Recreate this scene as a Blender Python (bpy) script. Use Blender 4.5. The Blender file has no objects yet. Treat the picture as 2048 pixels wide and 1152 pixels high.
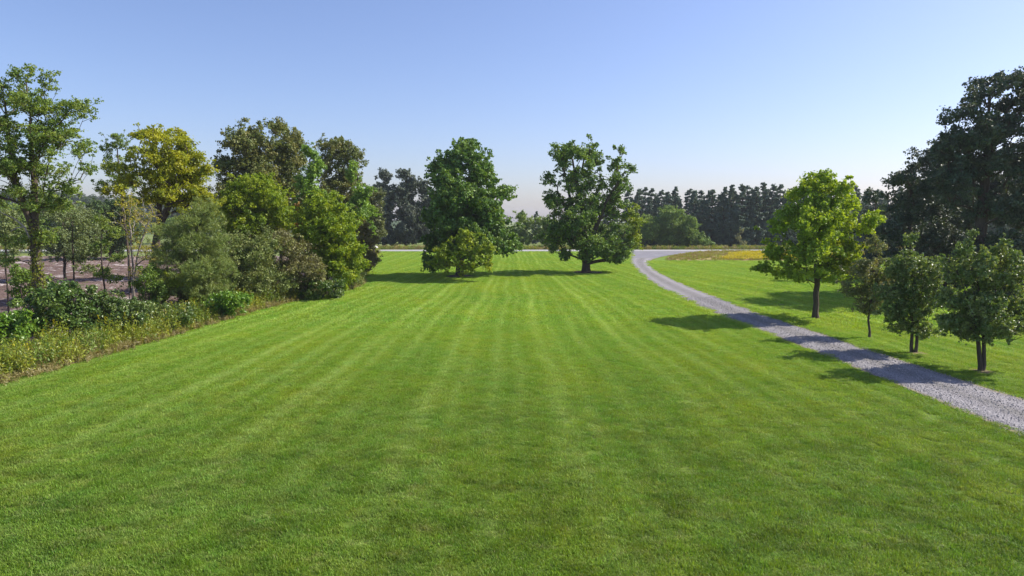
import bpy, math, random
import numpy as np
from mathutils import Vector

SC = bpy.context.scene
COL = SC.collection
R = math.radians

# ------------------------------------------------------------------ camera
cam = bpy.data.cameras.new('camera')
cam.lens = 24.0
cam.sensor_width = 36.0
cam.clip_end = 6000.0
cam_o = bpy.data.objects.new('camera', cam)
COL.objects.link(cam_o)
cam_o.location = (0, 0, 7.0)
cam_o.rotation_euler = (R(90 - 5.69), 0, 0)
SC.camera = cam_o

# ------------------------------------------------------------------ sky, sun, exposure
SUN_EL, SUN_AZ = R(41), R(78)            # azimuth clockwise from +Y
world = bpy.data.worlds.new('World')
SC.world = world
world.use_nodes = True
wn = world.node_tree
sky = wn.nodes.new('ShaderNodeTexSky')
sky.sky_type = 'NISHITA'
sky.sun_disc = False
sky.sun_elevation = SUN_EL
sky.sun_rotation = SUN_AZ
sky.altitude = 0
sky.air_density = 1.0
sky.dust_density = 1.2
sky.ozone_density = 6.0
tint = wn.nodes.new('ShaderNodeMix'); tint.data_type = 'RGBA'; tint.blend_type = 'MULTIPLY'
tint.inputs[0].default_value = 1.0; tint.inputs[7].default_value = (1.12, .96, 1.0, 1)
wn.links.new(sky.outputs[0], tint.inputs[6])
wn.links.new(tint.outputs[2], wn.nodes['Background'].inputs[0])
wn.nodes['Background'].inputs[1].default_value = 0.107
sun = bpy.data.lights.new('sun', 'SUN')
sun.energy = 4.2
sun.angle = R(0.5)
sun.color = (1.0, 0.93, 0.82)
sun_o = bpy.data.objects.new('sun', sun)
COL.objects.link(sun_o)
sd = Vector((math.sin(SUN_AZ) * math.cos(SUN_EL), math.cos(SUN_AZ) * math.cos(SUN_EL), math.sin(SUN_EL)))
sun_o.rotation_euler = sd.to_track_quat('Z', 'Y').to_euler()
sun_o.location = (60, 20, 60)
SC.view_settings.view_transform = 'Standard'
SC.view_settings.look = 'None'
SC.view_settings.exposure = 0.8
SC.view_settings.gamma = 1.0
HAZE = 0.00018
SC.cycles.max_bounces = 5
SC.cycles.diffuse_bounces = 3
SC.cycles.volume_bounces = 0
SC.cycles.transparent_max_bounces = 4
SC.cycles.sample_clamp_indirect = 6.0

# ------------------------------------------------------------------ helpers
def link(name, mesh, parent=None, mat=None):
    o = bpy.data.objects.new(name, mesh)
    COL.objects.link(o)
    if mat is not None:
        mesh.materials.append(mat)
    if parent is not None:
        o.parent = parent
    return o

def tag(o, label=None, cat=None, group=None, kind=None):
    if label: o['label'] = label
    if cat: o['category'] = cat
    if group: o['group'] = group
    if kind: o['kind'] = kind
    return o

def mesh_np(name, verts, quads=None, tris=None, col=None, smooth=False):
    """verts (n,3); quads (m,4); tris (k,3); col (faces,3) -> face attribute leafcol"""
    me = bpy.data.meshes.new(name)
    nq = 0 if quads is None else len(quads)
    nt = 0 if tris is None else len(tris)
    me.vertices.add(len(verts))
    me.vertices.foreach_set('co', np.asarray(verts, np.float32).ravel())
    idx = []
    if nq: idx.append(np.asarray(quads, np.int32).ravel())
    if nt: idx.append(np.asarray(tris, np.int32).ravel())
    idx = np.concatenate(idx)
    me.loops.add(len(idx))
    me.loops.foreach_set('vertex_index', idx)
    me.polygons.add(nq + nt)
    st = np.concatenate([np.arange(nq) * 4, nq * 4 + np.arange(nt) * 3]).astype(np.int32)
    me.polygons.foreach_set('loop_start', st)
    me.polygons.foreach_set('use_smooth', np.full(nq + nt, smooth))
    me.update(calc_edges=True)
    if col is not None:
        a = me.attributes.new('leafcol', 'FLOAT_COLOR', 'FACE')
        c = np.ones((nq + nt, 4), np.float32)
        c[:, :3] = col
        a.data.foreach_set('color', c.ravel())
    return me

def unit(v):
    return v / np.maximum(np.linalg.norm(v, axis=-1, keepdims=True), 1e-9)

# ------------------------------------------------------------------ node helpers
class NT:
    def __init__(self, name):
        self.m = bpy.data.materials.new(name)
        self.m.use_nodes = True
        self.t = self.m.node_tree
        self.b = self.t.nodes['Principled BSDF']
        self.out = self.t.nodes['Material Output']
    def n(self, typ, **kw):
        nd = self.t.nodes.new(typ)
        for k, v in kw.items():
            setattr(nd, k, v)
        return nd
    def l(self, a, b):
        self.t.links.new(a, b)
    def val(self, node, name, v):
        s = node.inputs[name]
        if hasattr(v, 'links') or isinstance(v, bpy.types.NodeSocket):
            self.l(v, s)
        else:
            s.default_value = v
    def noise(self, vec, scale, detail=4, rough=.55):
        nd = self.n('ShaderNodeTexNoise')
        self.l(vec, nd.inputs['Vector'])
        nd.inputs['Scale'].default_value = scale
        nd.inputs['Detail'].default_value = detail
        nd.inputs['Roughness'].default_value = rough
        return nd.outputs['Fac']
    def math(self, op, a, b=None, c=None, clamp=False):
        nd = self.n('ShaderNodeMath', operation=op)
        nd.use_clamp = clamp
        for i, v in enumerate((a, b, c)):
            if v is None: continue
            if isinstance(v, bpy.types.NodeSocket): self.l(v, nd.inputs[i])
            else: nd.inputs[i].default_value = v
        return nd.outputs[0]
    def mix(self, f, a, b, blend='MIX'):
        nd = self.n('ShaderNodeMix', data_type='RGBA', blend_type=blend)
        for i, v in ((0, f), (6, a), (7, b)):
            if isinstance(v, bpy.types.NodeSocket): self.l(v, nd.inputs[i])
            elif i == 0: nd.inputs[i].default_value = v
            else: nd.inputs[i].default_value = (*v, 1)
        return nd.outputs[2]
    def ramp(self, f, lo, hi):
        nd = self.n('ShaderNodeMapRange')
        self.l(f, nd.inputs[0])
        nd.inputs[1].default_value = lo
        nd.inputs[2].default_value = hi
        return nd.outputs[0]
    def pos(self):
        return self.n('ShaderNodeNewGeometry').outputs['Position']
    def stretch(self, vec, s):
        nd = self.n('ShaderNodeVectorMath', operation='MULTIPLY')
        self.l(vec, nd.inputs[0])
        nd.inputs[1].default_value = s
        return nd.outputs[0]
    def bump(self, h, strength, dist):
        nd = self.n('ShaderNodeBump')
        self.l(h, nd.inputs['Height'])
        nd.inputs['Strength'].default_value = strength
        nd.inputs['Distance'].default_value = dist
        self.l(nd.outputs[0], self.b.inputs['Normal'])
    def base(self, c, rough=.9, spec=.2):
        if isinstance(c, bpy.types.NodeSocket): self.l(c, self.b.inputs['Base Color'])
        else: self.b.inputs['Base Color'].default_value = (*c, 1)
        self.b.inputs['Roughness'].default_value = rough
        self.b.inputs['Specular IOR Level'].default_value = spec

def leaf_mat(name, transl=.35, rough=.5, spec=.35):
    m = NT(name)
    a = m.n('ShaderNodeAttribute', attribute_name='leafcol')
    m.base(a.outputs['Color'], rough, spec)
    tr = m.n('ShaderNodeBsdfTranslucent')
    tc = m.mix(1.0, a.outputs['Color'], (1.5, 1.35, .5), 'MULTIPLY')
    m.l(tc, tr.inputs['Color'])
    mx = m.n('ShaderNodeMixShader')
    mx.inputs[0].default_value = transl
    m.l(m.b.outputs[0], mx.inputs[1])
    m.l(tr.outputs[0], mx.inputs[2])
    m.l(mx.outputs[0], m.out.inputs[0])
    return m.m

def bark_mat(name, c1, c2, sc=6):
    m = NT(name)
    tc = m.n('ShaderNodeTexCoord').outputs['Object']
    st = m.stretch(tc, (1, 1, .18))
    f = m.noise(st, sc, 6, .65)
    g = m.noise(tc, 1.3, 3)
    c = m.mix(m.ramp(f, .35, .7), c1, c2)
    c = m.mix(m.math('MULTIPLY', g, .5), c, tuple(x * .6 for x in c1))
    m.base(c, .95, .1)
    m.bump(f, .8, .04)
    return m.m

def lawn_colour(m):
    """mown-grass colour from the place on the ground: patches, mower tracks, thatch"""
    p = m.pos()
    sep = m.n('ShaderNodeSeparateXYZ'); m.l(p, sep.inputs[0])
    x, y = sep.outputs[0], sep.outputs[1]
    big = m.noise(p, .09, 3)
    mid = m.noise(m.stretch(p, (1, .55, 1)), .55, 5, .62)
    fine = m.noise(p, 4.5, 4, .65)
    c = m.mix(m.ramp(big, .35, .65), (.140, .275, .030), (.180, .305, .020))
    c = m.mix(m.ramp(mid, .30, .80), c, (.225, .335, .060))
    dk = m.noise(m.stretch(p, (1.0, .8, 1)), 1.1, 6, .7)
    c = m.mix(m.math('MULTIPLY', m.ramp(dk, .50, .78), .6), c, (.088, .168, .016))
    thatch = m.noise(p, 1.7, 5, .7)
    c = m.mix(m.math('MULTIPLY', m.ramp(thatch, .52, .80), .38), c, (.265, .285, .095))
    yel = m.noise(m.stretch(p, (.9, .6, 1)), .16, 5, .7)
    c = m.mix(m.math('MULTIPLY', m.ramp(yel, .45, .72), .6), c, (.262, .320, .014))
    # mower tracks: pairs of pale lines running away from the house, slightly fanned
    w1 = m.noise(m.stretch(p, (.02, .035, 1)), 1.0, 2)
    w2 = m.noise(m.stretch(p, (.30, .14, 1)), 1.0, 3)
    fan = m.math('ADD', m.math('MULTIPLY', m.math('SUBTRACT', 60.0, y), .006), 1.0)
    fan = m.math('MAXIMUM', fan, .72)
    xx = m.math('DIVIDE', x, fan)
    xx = m.math('ADD', xx, m.math('ADD', m.math('MULTIPLY', w1, 2.2), m.math('MULTIPLY', w2, .28)))
    fr = m.math('FRACT', m.math('DIVIDE', xx, 2.15))
    d1 = m.math('ABSOLUTE', m.math('SUBTRACT', fr, .30))
    d2 = m.math('ABSOLUTE', m.math('SUBTRACT', fr, .72))
    tri = m.math('ADD', m.math('SUBTRACT', 1.0, m.math('DIVIDE', d1, .22), clamp=True), m.math('MULTIPLY', m.math('SUBTRACT', 1.0, m.math('DIVIDE', d2, .16), clamp=True), .6))
    gap = m.ramp(m.noise(m.stretch(p, (.22, .05, 1)), 1.0, 3), .28, .58)
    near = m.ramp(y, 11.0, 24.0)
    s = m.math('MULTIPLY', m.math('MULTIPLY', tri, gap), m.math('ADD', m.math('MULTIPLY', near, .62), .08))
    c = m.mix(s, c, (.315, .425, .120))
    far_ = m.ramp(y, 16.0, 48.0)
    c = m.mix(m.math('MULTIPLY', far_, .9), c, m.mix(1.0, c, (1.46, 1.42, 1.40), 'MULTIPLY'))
    rough_ = m.math('SUBTRACT', 1.0, m.ramp(y, 17.0, 34.0))
    r1 = m.noise(m.stretch(p, (.8, 1.2, 1)), .75, 6, .72)
    c = m.mix(m.math('MULTIPLY', m.ramp(r1, .47, .62), m.math('MULTIPLY', rough_, .55)), c, (.075, .135, .014))
    r2 = m.noise(m.stretch(p, (.7, 1.1, 1)), 1.3, 6, .75)
    c = m.mix(m.math('MULTIPLY', m.ramp(r2, .53, .68), m.math('MULTIPLY', rough_, .6)), c, (.31, .34, .12))
    r3 = m.noise(p, .9, 5, .8)
    c = m.mix(m.math('MULTIPLY', m.ramp(r3, .66, .74), m.math('MULTIPLY', rough_, .8)), c, (.075, .055, .025))
    alt = m.ramp(m.math('SINE', m.math('MULTIPLY', xx, math.pi * 2 / 4.3)), -.6, .6)
    c = m.mix(m.math('MULTIPLY', alt, .26), c, m.mix(1.0, c, (.55, .72, .35), 'MULTIPLY'))
    return c, fine, p

def grass_mat(name):
    m = NT(name)
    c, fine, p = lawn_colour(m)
    oi = m.n('ShaderNodeObjectInfo')
    hs = m.n('ShaderNodeHueSaturation')
    m.l(c, hs.inputs['Color'])
    m.l(m.math('ADD', m.math('MULTIPLY', oi.outputs['Random'], .03), .485), hs.inputs['Hue'])
    a = m.n('ShaderNodeAttribute', attribute_name='leafcol')
    sep = m.n('ShaderNodeSeparateColor'); m.l(a.outputs['Color'], sep.inputs[0])
    m.l(m.math('ADD', m.math('MULTIPLY', sep.outputs[0], .95), .72), hs.inputs['Value'])
    col = m.mix(sep.outputs[1], hs.outputs[0], (.30, .28, .12))
    m.base(col, .55, .25)
    tr = m.n('ShaderNodeBsdfTranslucent')
    m.l(m.mix(1.0, col, (1.4, 1.3, .5), 'MULTIPLY'), tr.inputs['Color'])
    mx = m.n('ShaderNodeMixShader'); mx.inputs[0].default_value = .35
    m.l(m.b.outputs[0], mx.inputs[1]); m.l(tr.outputs[0], mx.inputs[2]); m.l(mx.outputs[0], m.out.inputs[0])
    return m.m

# ------------------------------------------------------------------ plan of the place (metres)
HEDGE = [(-30, -22.5), (15, -22.3), (28.55, -21.83), (34.4, -21.08), (45.26, -20.23), (56.1, -19.2), (60.4, -18.0), (68.25, -16.3), (73.5, -16.2), (82, -17.6), (91.2, -19.4), (120, -23.7), (148, -28.4), (153, -29)]
DRL = [(-30, 16.9), (10, 16.8), (22, 16.6), (37.6, 16.1), (51.5, 15.35), (60, 15.1), (70, 15.25), (79, 15.8), (90, 16.8), (106.5, 18.7), (118, 20.3), (128, 22.3), (140, 24.6), (152.5, 26.0)]
DRR = [(-30, 20.3), (10, 20.2), (26.2, 20.0), (38.2, 19.2), (50.6, 18.65), (68.2, 18.7), (79, 19.0), (90.4, 19.6), (106, 21.6), (114.2, 23.1), (122, 25.2), (129.7, 28.2), (136, 31.4), (141.2, 34.5), (147, 39), (152.5, 46)]
def interp(tab, y):
    ys = [t[0] for t in tab]; xs = [t[1] for t in tab]
    return np.interp(y, ys, xs)
ROAD_Y0, ROAD_Y1 = 152.8, 160.6

def strip(name, xl, xr, y0, y1, dy, nx, z, wob=0.0, seed=0, crown=0.0):
    """sheet between two edge curves; attribute across = -1..1"""
    rng = np.random.default_rng(seed)
    ys = np.arange(y0, y1 + 1e-6, dy)
    n = len(ys)
    k = np.ones(5) / 5
    jl = np.convolve(rng.normal(0, 1, n + 4), k, 'valid') * wob
    jr = np.convolve(rng.normal(0, 1, n + 4), k, 'valid') * wob
    s = np.linspace(0, 1, nx + 1)
    XL = np.array([xl(v) for v in ys]) + jl
    XR = np.array([xr(v) for v in ys]) + jr
    X = XL[:, None] * (1 - s) + XR[:, None] * s
    Y = np.repeat(ys[:, None], nx + 1, 1)
    Z = np.full_like(X, z) + crown * (1 - (2 * s - 1) ** 2)
    V = np.stack([X, Y, Z], -1).reshape(-1, 3)
    i = np.arange(n - 1)[:, None] * (nx + 1) + np.arange(nx)[None]
    Q = np.stack([i, i + 1, i + nx + 2, i + nx + 1], -1).reshape(-1, 4)
    me = mesh_np(name, V, Q, smooth=True)
    a = me.attributes.new('across', 'FLOAT', 'POINT')
    a.data.foreach_set('value', np.tile(2 * s - 1, n).astype(np.float32))
    return me

# ground to the horizon
gm = NT('meadow')
p = gm.pos()
c = gm.mix(gm.ramp(gm.noise(p, .03, 4), .35, .65), (.11, .175, .03), (.17, .21, .05))
c = gm.mix(gm.ramp(gm.noise(p, .6, 5), .4, .7), c, (.20, .22, .08))
gm.base(c); gm.bump(gm.noise(p, 3, 5), .5, .1)
V = [(-2000, -300, -.03), (2000, -300, -.03), (2000, 2500, -.03), (-2000, 2500, -.03)]
tag(link('ground', mesh_np('ground', V, [(0, 1, 2, 3)]), mat=gm.m), kind='structure')

# lawn sheets
lm = NT('lawn_turf')
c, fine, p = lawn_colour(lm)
c = lm.mix(lm.math('MULTIPLY', lm.ramp(fine, .30, .70), .35), c, (.05, .08, .014))
c = lm.mix(1.0, c, (.62, .60, .60), 'MULTIPLY')
lm.base(c, .9, .1)
lm.bump(lm.noise(p, 7, 5, .7), .7, .05)
hx = lambda y: interp(HEDGE, y) - .9
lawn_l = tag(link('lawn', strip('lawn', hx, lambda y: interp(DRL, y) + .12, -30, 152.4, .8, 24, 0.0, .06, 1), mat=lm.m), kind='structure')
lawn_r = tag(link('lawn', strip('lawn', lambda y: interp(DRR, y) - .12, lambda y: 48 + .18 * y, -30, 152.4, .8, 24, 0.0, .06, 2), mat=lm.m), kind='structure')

# gravel drive
dm = NT('gravel')
p = dm.pos()
acr = dm.n('ShaderNodeAttribute', attribute_name='across').outputs['Fac']
aa = dm.math('ABSOLUTE', acr)
v = dm.n('ShaderNodeTexVoronoi'); dm.l(p, v.inputs['Vector']); v.inputs['Scale'].default_value = 16
bw = dm.n('ShaderNodeSeparateColor'); dm.l(v.outputs['Color'], bw.inputs[0])
st = dm.mix(bw.outputs[0], (.135, .128, .130), (.37, .355, .36))
st = dm.mix(dm.ramp(dm.noise(p, 1.1, 5, .65), .35, .7), st, (.235, .222, .228))
wh = dm.math('SUBTRACT', 1.0, dm.math('DIVIDE', dm.math('ABSOLUTE', dm.math('SUBTRACT', aa, .52)), .26), clamp=True)
st = dm.mix(dm.math('MULTIPLY', wh, .5), st, (.36, .345, .35))
mid_ = dm.math('SUBTRACT', 1.0, dm.math('DIVIDE', aa, .3), clamp=True)
st = dm.mix(dm.math('MULTIPLY', dm.math('MULTIPLY', mid_, dm.ramp(dm.noise(p, .8, 5, .7), .3, .6)), .7), st, (.17, .165, .145))
edge = dm.ramp(dm.math('ADD', aa, dm.math('MULTIPLY', dm.math('SUBTRACT', dm.noise(p, 1.6, 4, .7), .5), .35)), .84, 1.0)
st = dm.mix(edge, st, (.27, .225, .125))
dm.base(st, .95, .15)
h = dm.math('ADD', dm.math('MULTIPLY', v.outputs['Distance'], 1.0), dm.noise(p, 9, 4))
dm.bump(h, .9, .05)
tag(link('gravel_drive', strip('gravel_drive', lambda y: interp(DRL, y), lambda y: interp(DRR, y), -30, 126.0, .6, 16, .02, .09, 3, .05), mat=dm.m), kind='structure')

# asphalt apron where the drive meets the road, and the road
am = NT('asphalt')
p = am.pos()
c = am.mix(am.ramp(am.noise(p, .5, 5), .3, .7), (.17, .165, .185), (.24, .235, .25))
am.base(c, .85, .25); am.bump(am.noise(p, 30, 3), .3, .01)
tag(link('drive_apron', strip('drive_apron', lambda y: interp(DRL, y) - .1, lambda y: interp(DRR, y) + .1, 126.05, 152.75, .8, 16, .045, .05, 4), mat=am.m), kind='structure')
rm = NT('road_surface')
p = rm.pos()
c = rm.mix(rm.ramp(rm.noise(rm.stretch(p, (.1, 1.5, 1)), 1, 4), .3, .7), (.30, .295, .30), (.38, .375, .375))
rm.base(c, .8, .3); rm.bump(rm.noise(p, 25, 3), .3, .01)
V = [(-600, ROAD_Y0, .055), (600, ROAD_Y0, .055), (600, ROAD_Y1, .065), (-600, ROAD_Y1, .065), (-600, ROAD_Y1 + .3, -.04), (600, ROAD_Y1 + .3, -.04), (-600, ROAD_Y0 - .0, -.04), (600, ROAD_Y0, -.04)]
tag(link('road', mesh_np('road', V, [(0, 1, 2, 3), (3, 2, 5, 4), (6, 7, 1, 0)]), mat=rm.m), kind='structure')

# bare soil field on the left, ploughed and uneven
fm = NT('field_soil')
p = fm.pos()
c = fm.mix(fm.ramp(fm.noise(fm.stretch(p, (.35, 1, 1)), .5, 6, .7), .35, .65), (.110, .074, .062), (.19, .135, .115))
pal = fm.noise(fm.stretch(p, (.35, 1.2, 1)), .75, 6, .75)
c = fm.mix(fm.ramp(pal, .53, .64), c, (.46, .40, .38))
c = fm.mix(fm.ramp(fm.noise(p, .8, 4), .62, .72), c, (.12, .14, .05))
fm.base(c, .95, .1); fm.bump(fm.noise(p, 4, 6, .7), .9, .15)
rng = np.random.default_rng(9)
xs = np.linspace(-150, -23, 300); ys = np.linspace(20, 127, 210)
X, Y = np.meshgrid(xs, ys)
lim = interp(HEDGE, Y) - 2.6
X = np.minimum(X, lim + (X + 23) * .02)
Z = .06 + .13 * np.sin(Y * 3.1 + 1.5 * np.sin(X * .12)) + rng.normal(0, .08, X.shape) + .15 * np.sin(X * .31) * np.sin(Y * .23)
Z = Z + .12
Z[:, -1] = -.02; Z[0] = -.02; Z[-1] = -.02; Z[:, 0] = -.02
i = np.arange(209)[:, None] * 300 + np.arange(299)[None]
Q = np.stack([i, i + 1, i + 301, i + 300], -1).reshape(-1, 4)
tag(link('field', mesh_np('field', np.stack([X, Y, Z], -1).reshape(-1, 3), Q, smooth=True), mat=fm.m), kind='structure')
# margin of dry earth under the shrubs
mm = NT('margin_earth')
p = mm.pos()
c = mm.mix(mm.ramp(mm.noise(p, 1.2, 5, .7), .4, .65), (.16, .13, .06), (.30, .24, .13))
mm.base(c); mm.bump(mm.noise(p, 6, 5), .8, .08)
tag(link('hedge_margin', strip('hedge_margin', lambda y: interp(HEDGE, y) - 8, lambda y: interp(HEDGE, y) - .1, -30, 150, 1.0, 8, .012, .12, 5, .12), mat=mm.m), kind='structure')

# low bank of dry grass beside the drive mouth
rng = np.random.default_rng(4)
bx = np.linspace(0, 1, 60); by = np.linspace(0, 1, 26)
B = []
for v_ in by:
    yy = 117.5 + v_ * 34.5
    x0 = np.interp(yy, [117, 129.7, 141.2, 147, 152.5], [26.8, 29.6, 36, 40.5, 47.5]); x1 = 80
    for u_ in bx:
        e = min(u_ * 10, 1) * min((1 - u_) * 10, 1) * math.sin(math.pi * v_) ** .6
        B.append((x0 + (x1 - x0) * u_, yy, .015 + e * (.28 + .12 * math.sin(u_ * 17) + rng.normal(0, .04))))
i = np.arange(25)[:, None] * 60 + np.arange(59)[None]
Q = np.stack([i, i + 1, i + 61, i + 60], -1).reshape(-1, 4)
bm_ = NT('bank_grass')
p = bm_.pos()
c = bm_.mix(bm_.ramp(bm_.noise(p, .25, 5, .7), .42, .6), (.30, .29, .08), (.30, .20, .11))
bm_.base(c); bm_.bump(bm_.noise(p, 3, 5), .8, .1)
bank = tag(link('bank', mesh_np('bank', B, Q, smooth=True), mat=bm_.m), kind='structure')

# ------------------------------------------------------------------ leaf and branch geometry
def leaves_np(P, N, L, W, rng, droop=0.0):
    """folded four-point leaves"""
    n = len(P)
    t = rng.normal(0, 1, (n, 3)); t[:, 2] -= droop
    t = unit(t - N * (t * N).sum(1, keepdims=True))
    b = np.cross(N, t)
    L = L[:, None]; W = W[:, None]
    fold = N * W * .18
    V = np.empty((n, 4, 3), np.float32)
    V[:, 0] = P - t * L * .5
    V[:, 1] = P + b * W * .5 + fold
    V[:, 2] = P + t * L * .5
    V[:, 3] = P - b * W * .5 + fold
    Q = np.arange(n * 4, dtype=np.int32).reshape(n, 4)
    return V.reshape(-1, 3), Q

def palette_cols(pal, clump_r, leaf_r, rng):
    """pal: (3,3) colours; clump_r, leaf_r in 0..1 -> per-leaf colour"""
    pal = np.asarray(pal)
    f = np.clip(.62 * clump_r + .38 * leaf_r, 0, 1)
    lo = np.where(f < .5, 0, 1)
    w = (f * 2) % 1.0
    c = pal[lo] * (1 - w)[:, None] + pal[lo + 1] * w[:, None]
    return c * rng.uniform(.8, 1.2, (len(f), 1))

def tube_mesh(name, P, par, rad, sides_big=8):
    """swept tubes along the chains of a branching skeleton"""
    n = len(P)
    kids = [[] for _ in range(n)]
    for i in range(n):
        if par[i] >= 0: kids[par[i]].append(i)
    V = []; Q = []; T = []
    starts = [i for i in range(n) if par[i] < 0]
    stack = [(s, None) for s in starts]
    nv = 0
    while stack:
        s, frm = stack.pop()
        chain = [] if frm is None else [frm]
        radc = [] if frm is None else [rad[s] * 1.05]
        cur = s
        while True:
            chain.append(cur); radc.append(rad[cur])
            if not kids[cur]: break
            ks = sorted(kids[cur], key=lambda k: -rad[k])
            for k in ks[1:]: stack.append((k, cur))
            cur = ks[0]
        if len(chain) < 2: continue
        k = sides_big if max(radc) > .1 else (5 if max(radc) > .035 else 3)
        C = P[chain]
        d = np.gradient(C, axis=0)
        d = unit(d)
        ref = np.array([.31, .87, .12]) if abs(d[0][2]) > .5 else np.array([.05, .1, 1.0])
        u = unit(np.cross(d, ref)); w = np.cross(d, u)
        a = np.arange(k) * 2 * math.pi / k
        ring = C[:, None] + (u[:, None] * np.cos(a)[None, :, None] + w[:, None] * np.sin(a)[None, :, None]) * np.asarray(radc)[:, None, None]
        V.append(ring.reshape(-1, 3))
        m_ = len(chain)
        i = (np.arange(m_ - 1)[:, None] * k + np.arange(k)[None])
        j = (np.arange(m_ - 1)[:, None] * k + (np.arange(k)[None] + 1) % k)
        Q.append((np.stack([i, j, j + k, i + k], -1) + nv).reshape(-1, 4))
        nv += m_ * k
    return mesh_np(name, np.concatenate(V), np.concatenate(Q), smooth=True)

def skeleton(rng, stems, targets, r0, rtip, wob, up=.35):
    """grow branches from stem polylines to every target point"""
    P = []; par = []; plen = []
    for st in stems:
        st = np.asarray(st, float)
        last = -1
        for a_, b_ in zip(st[:-1], st[1:]):
            k = max(2, int(np.linalg.norm(b_ - a_) / .6))
            for q in range(k):
                if last >= 0 and q == 0: continue
                f = q / k
                pt = a_ * (1 - f) + b_ * f + (rng.normal(0, .035, 3) if q else 0)
                P.append(pt); par.append(last); plen.append(0 if last < 0 else plen[last] + .5); last = len(P) - 1
        P.append(st[-1]); par.append(last); plen.append(plen[last] + .5)
    P = list(P)
    arr = np.zeros((len(P) + len(targets) * 8 + 8, 3)); arr[:len(P)] = P
    pl = np.zeros(len(arr)); pl[:len(P)] = plen
    zmin = np.zeros(len(arr)); n = len(P)
    order = np.argsort(np.min(np.linalg.norm(targets[:, None] - arr[None, :n], axis=2), 1))
    for ti in order:
        c = targets[ti]
        dv = c - arr[:n]
        dist = np.linalg.norm(dv, axis=1)
        hor = np.linalg.norm(dv[:, :2], axis=1)
        cost = dist + .22 * pl[:n] + 1.6 * np.maximum(0, up * hor - dv[:, 2]) + np.where(arr[:n, 2] < .9, 3., 0)
        i = int(np.argmin(cost))
        k = max(2, min(7, int(dist[i] / .7)))
        a_ = arr[i]
        midp = a_ * .5 + c * .5 + np.array([0, 0, .10 * dist[i]]) + rng.normal(0, wob * .5, 3) * min(1, dist[i] * .4)
        last = i
        for q in range(1, k + 1):
            f = q / k
            pt = (1 - f) ** 2 * a_ + 2 * f * (1 - f) * midp + f * f * c
            arr[n] = pt; par.append(last); pl[n] = pl[last] + dist[i] / k; last = n; n += 1
    P = arr[:n]; par = np.array(par)
    w = np.zeros(n)
    cnt = np.bincount(par[par >= 0], minlength=n)
    w[cnt == 0] = 1
    for i in range(n - 1, -1, -1):
        if par[i] >= 0: w[par[i]] += w[i]
    root = max(w.max(), 1)
    rad = np.maximum(r0 * (w / root) ** .52, rtip)
    ns = len(stems)
    rad *= 1 + .38 * np.exp(-P[:, 2] / .35) * (rad > r0 * .35)
    return P, par, rad

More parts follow.
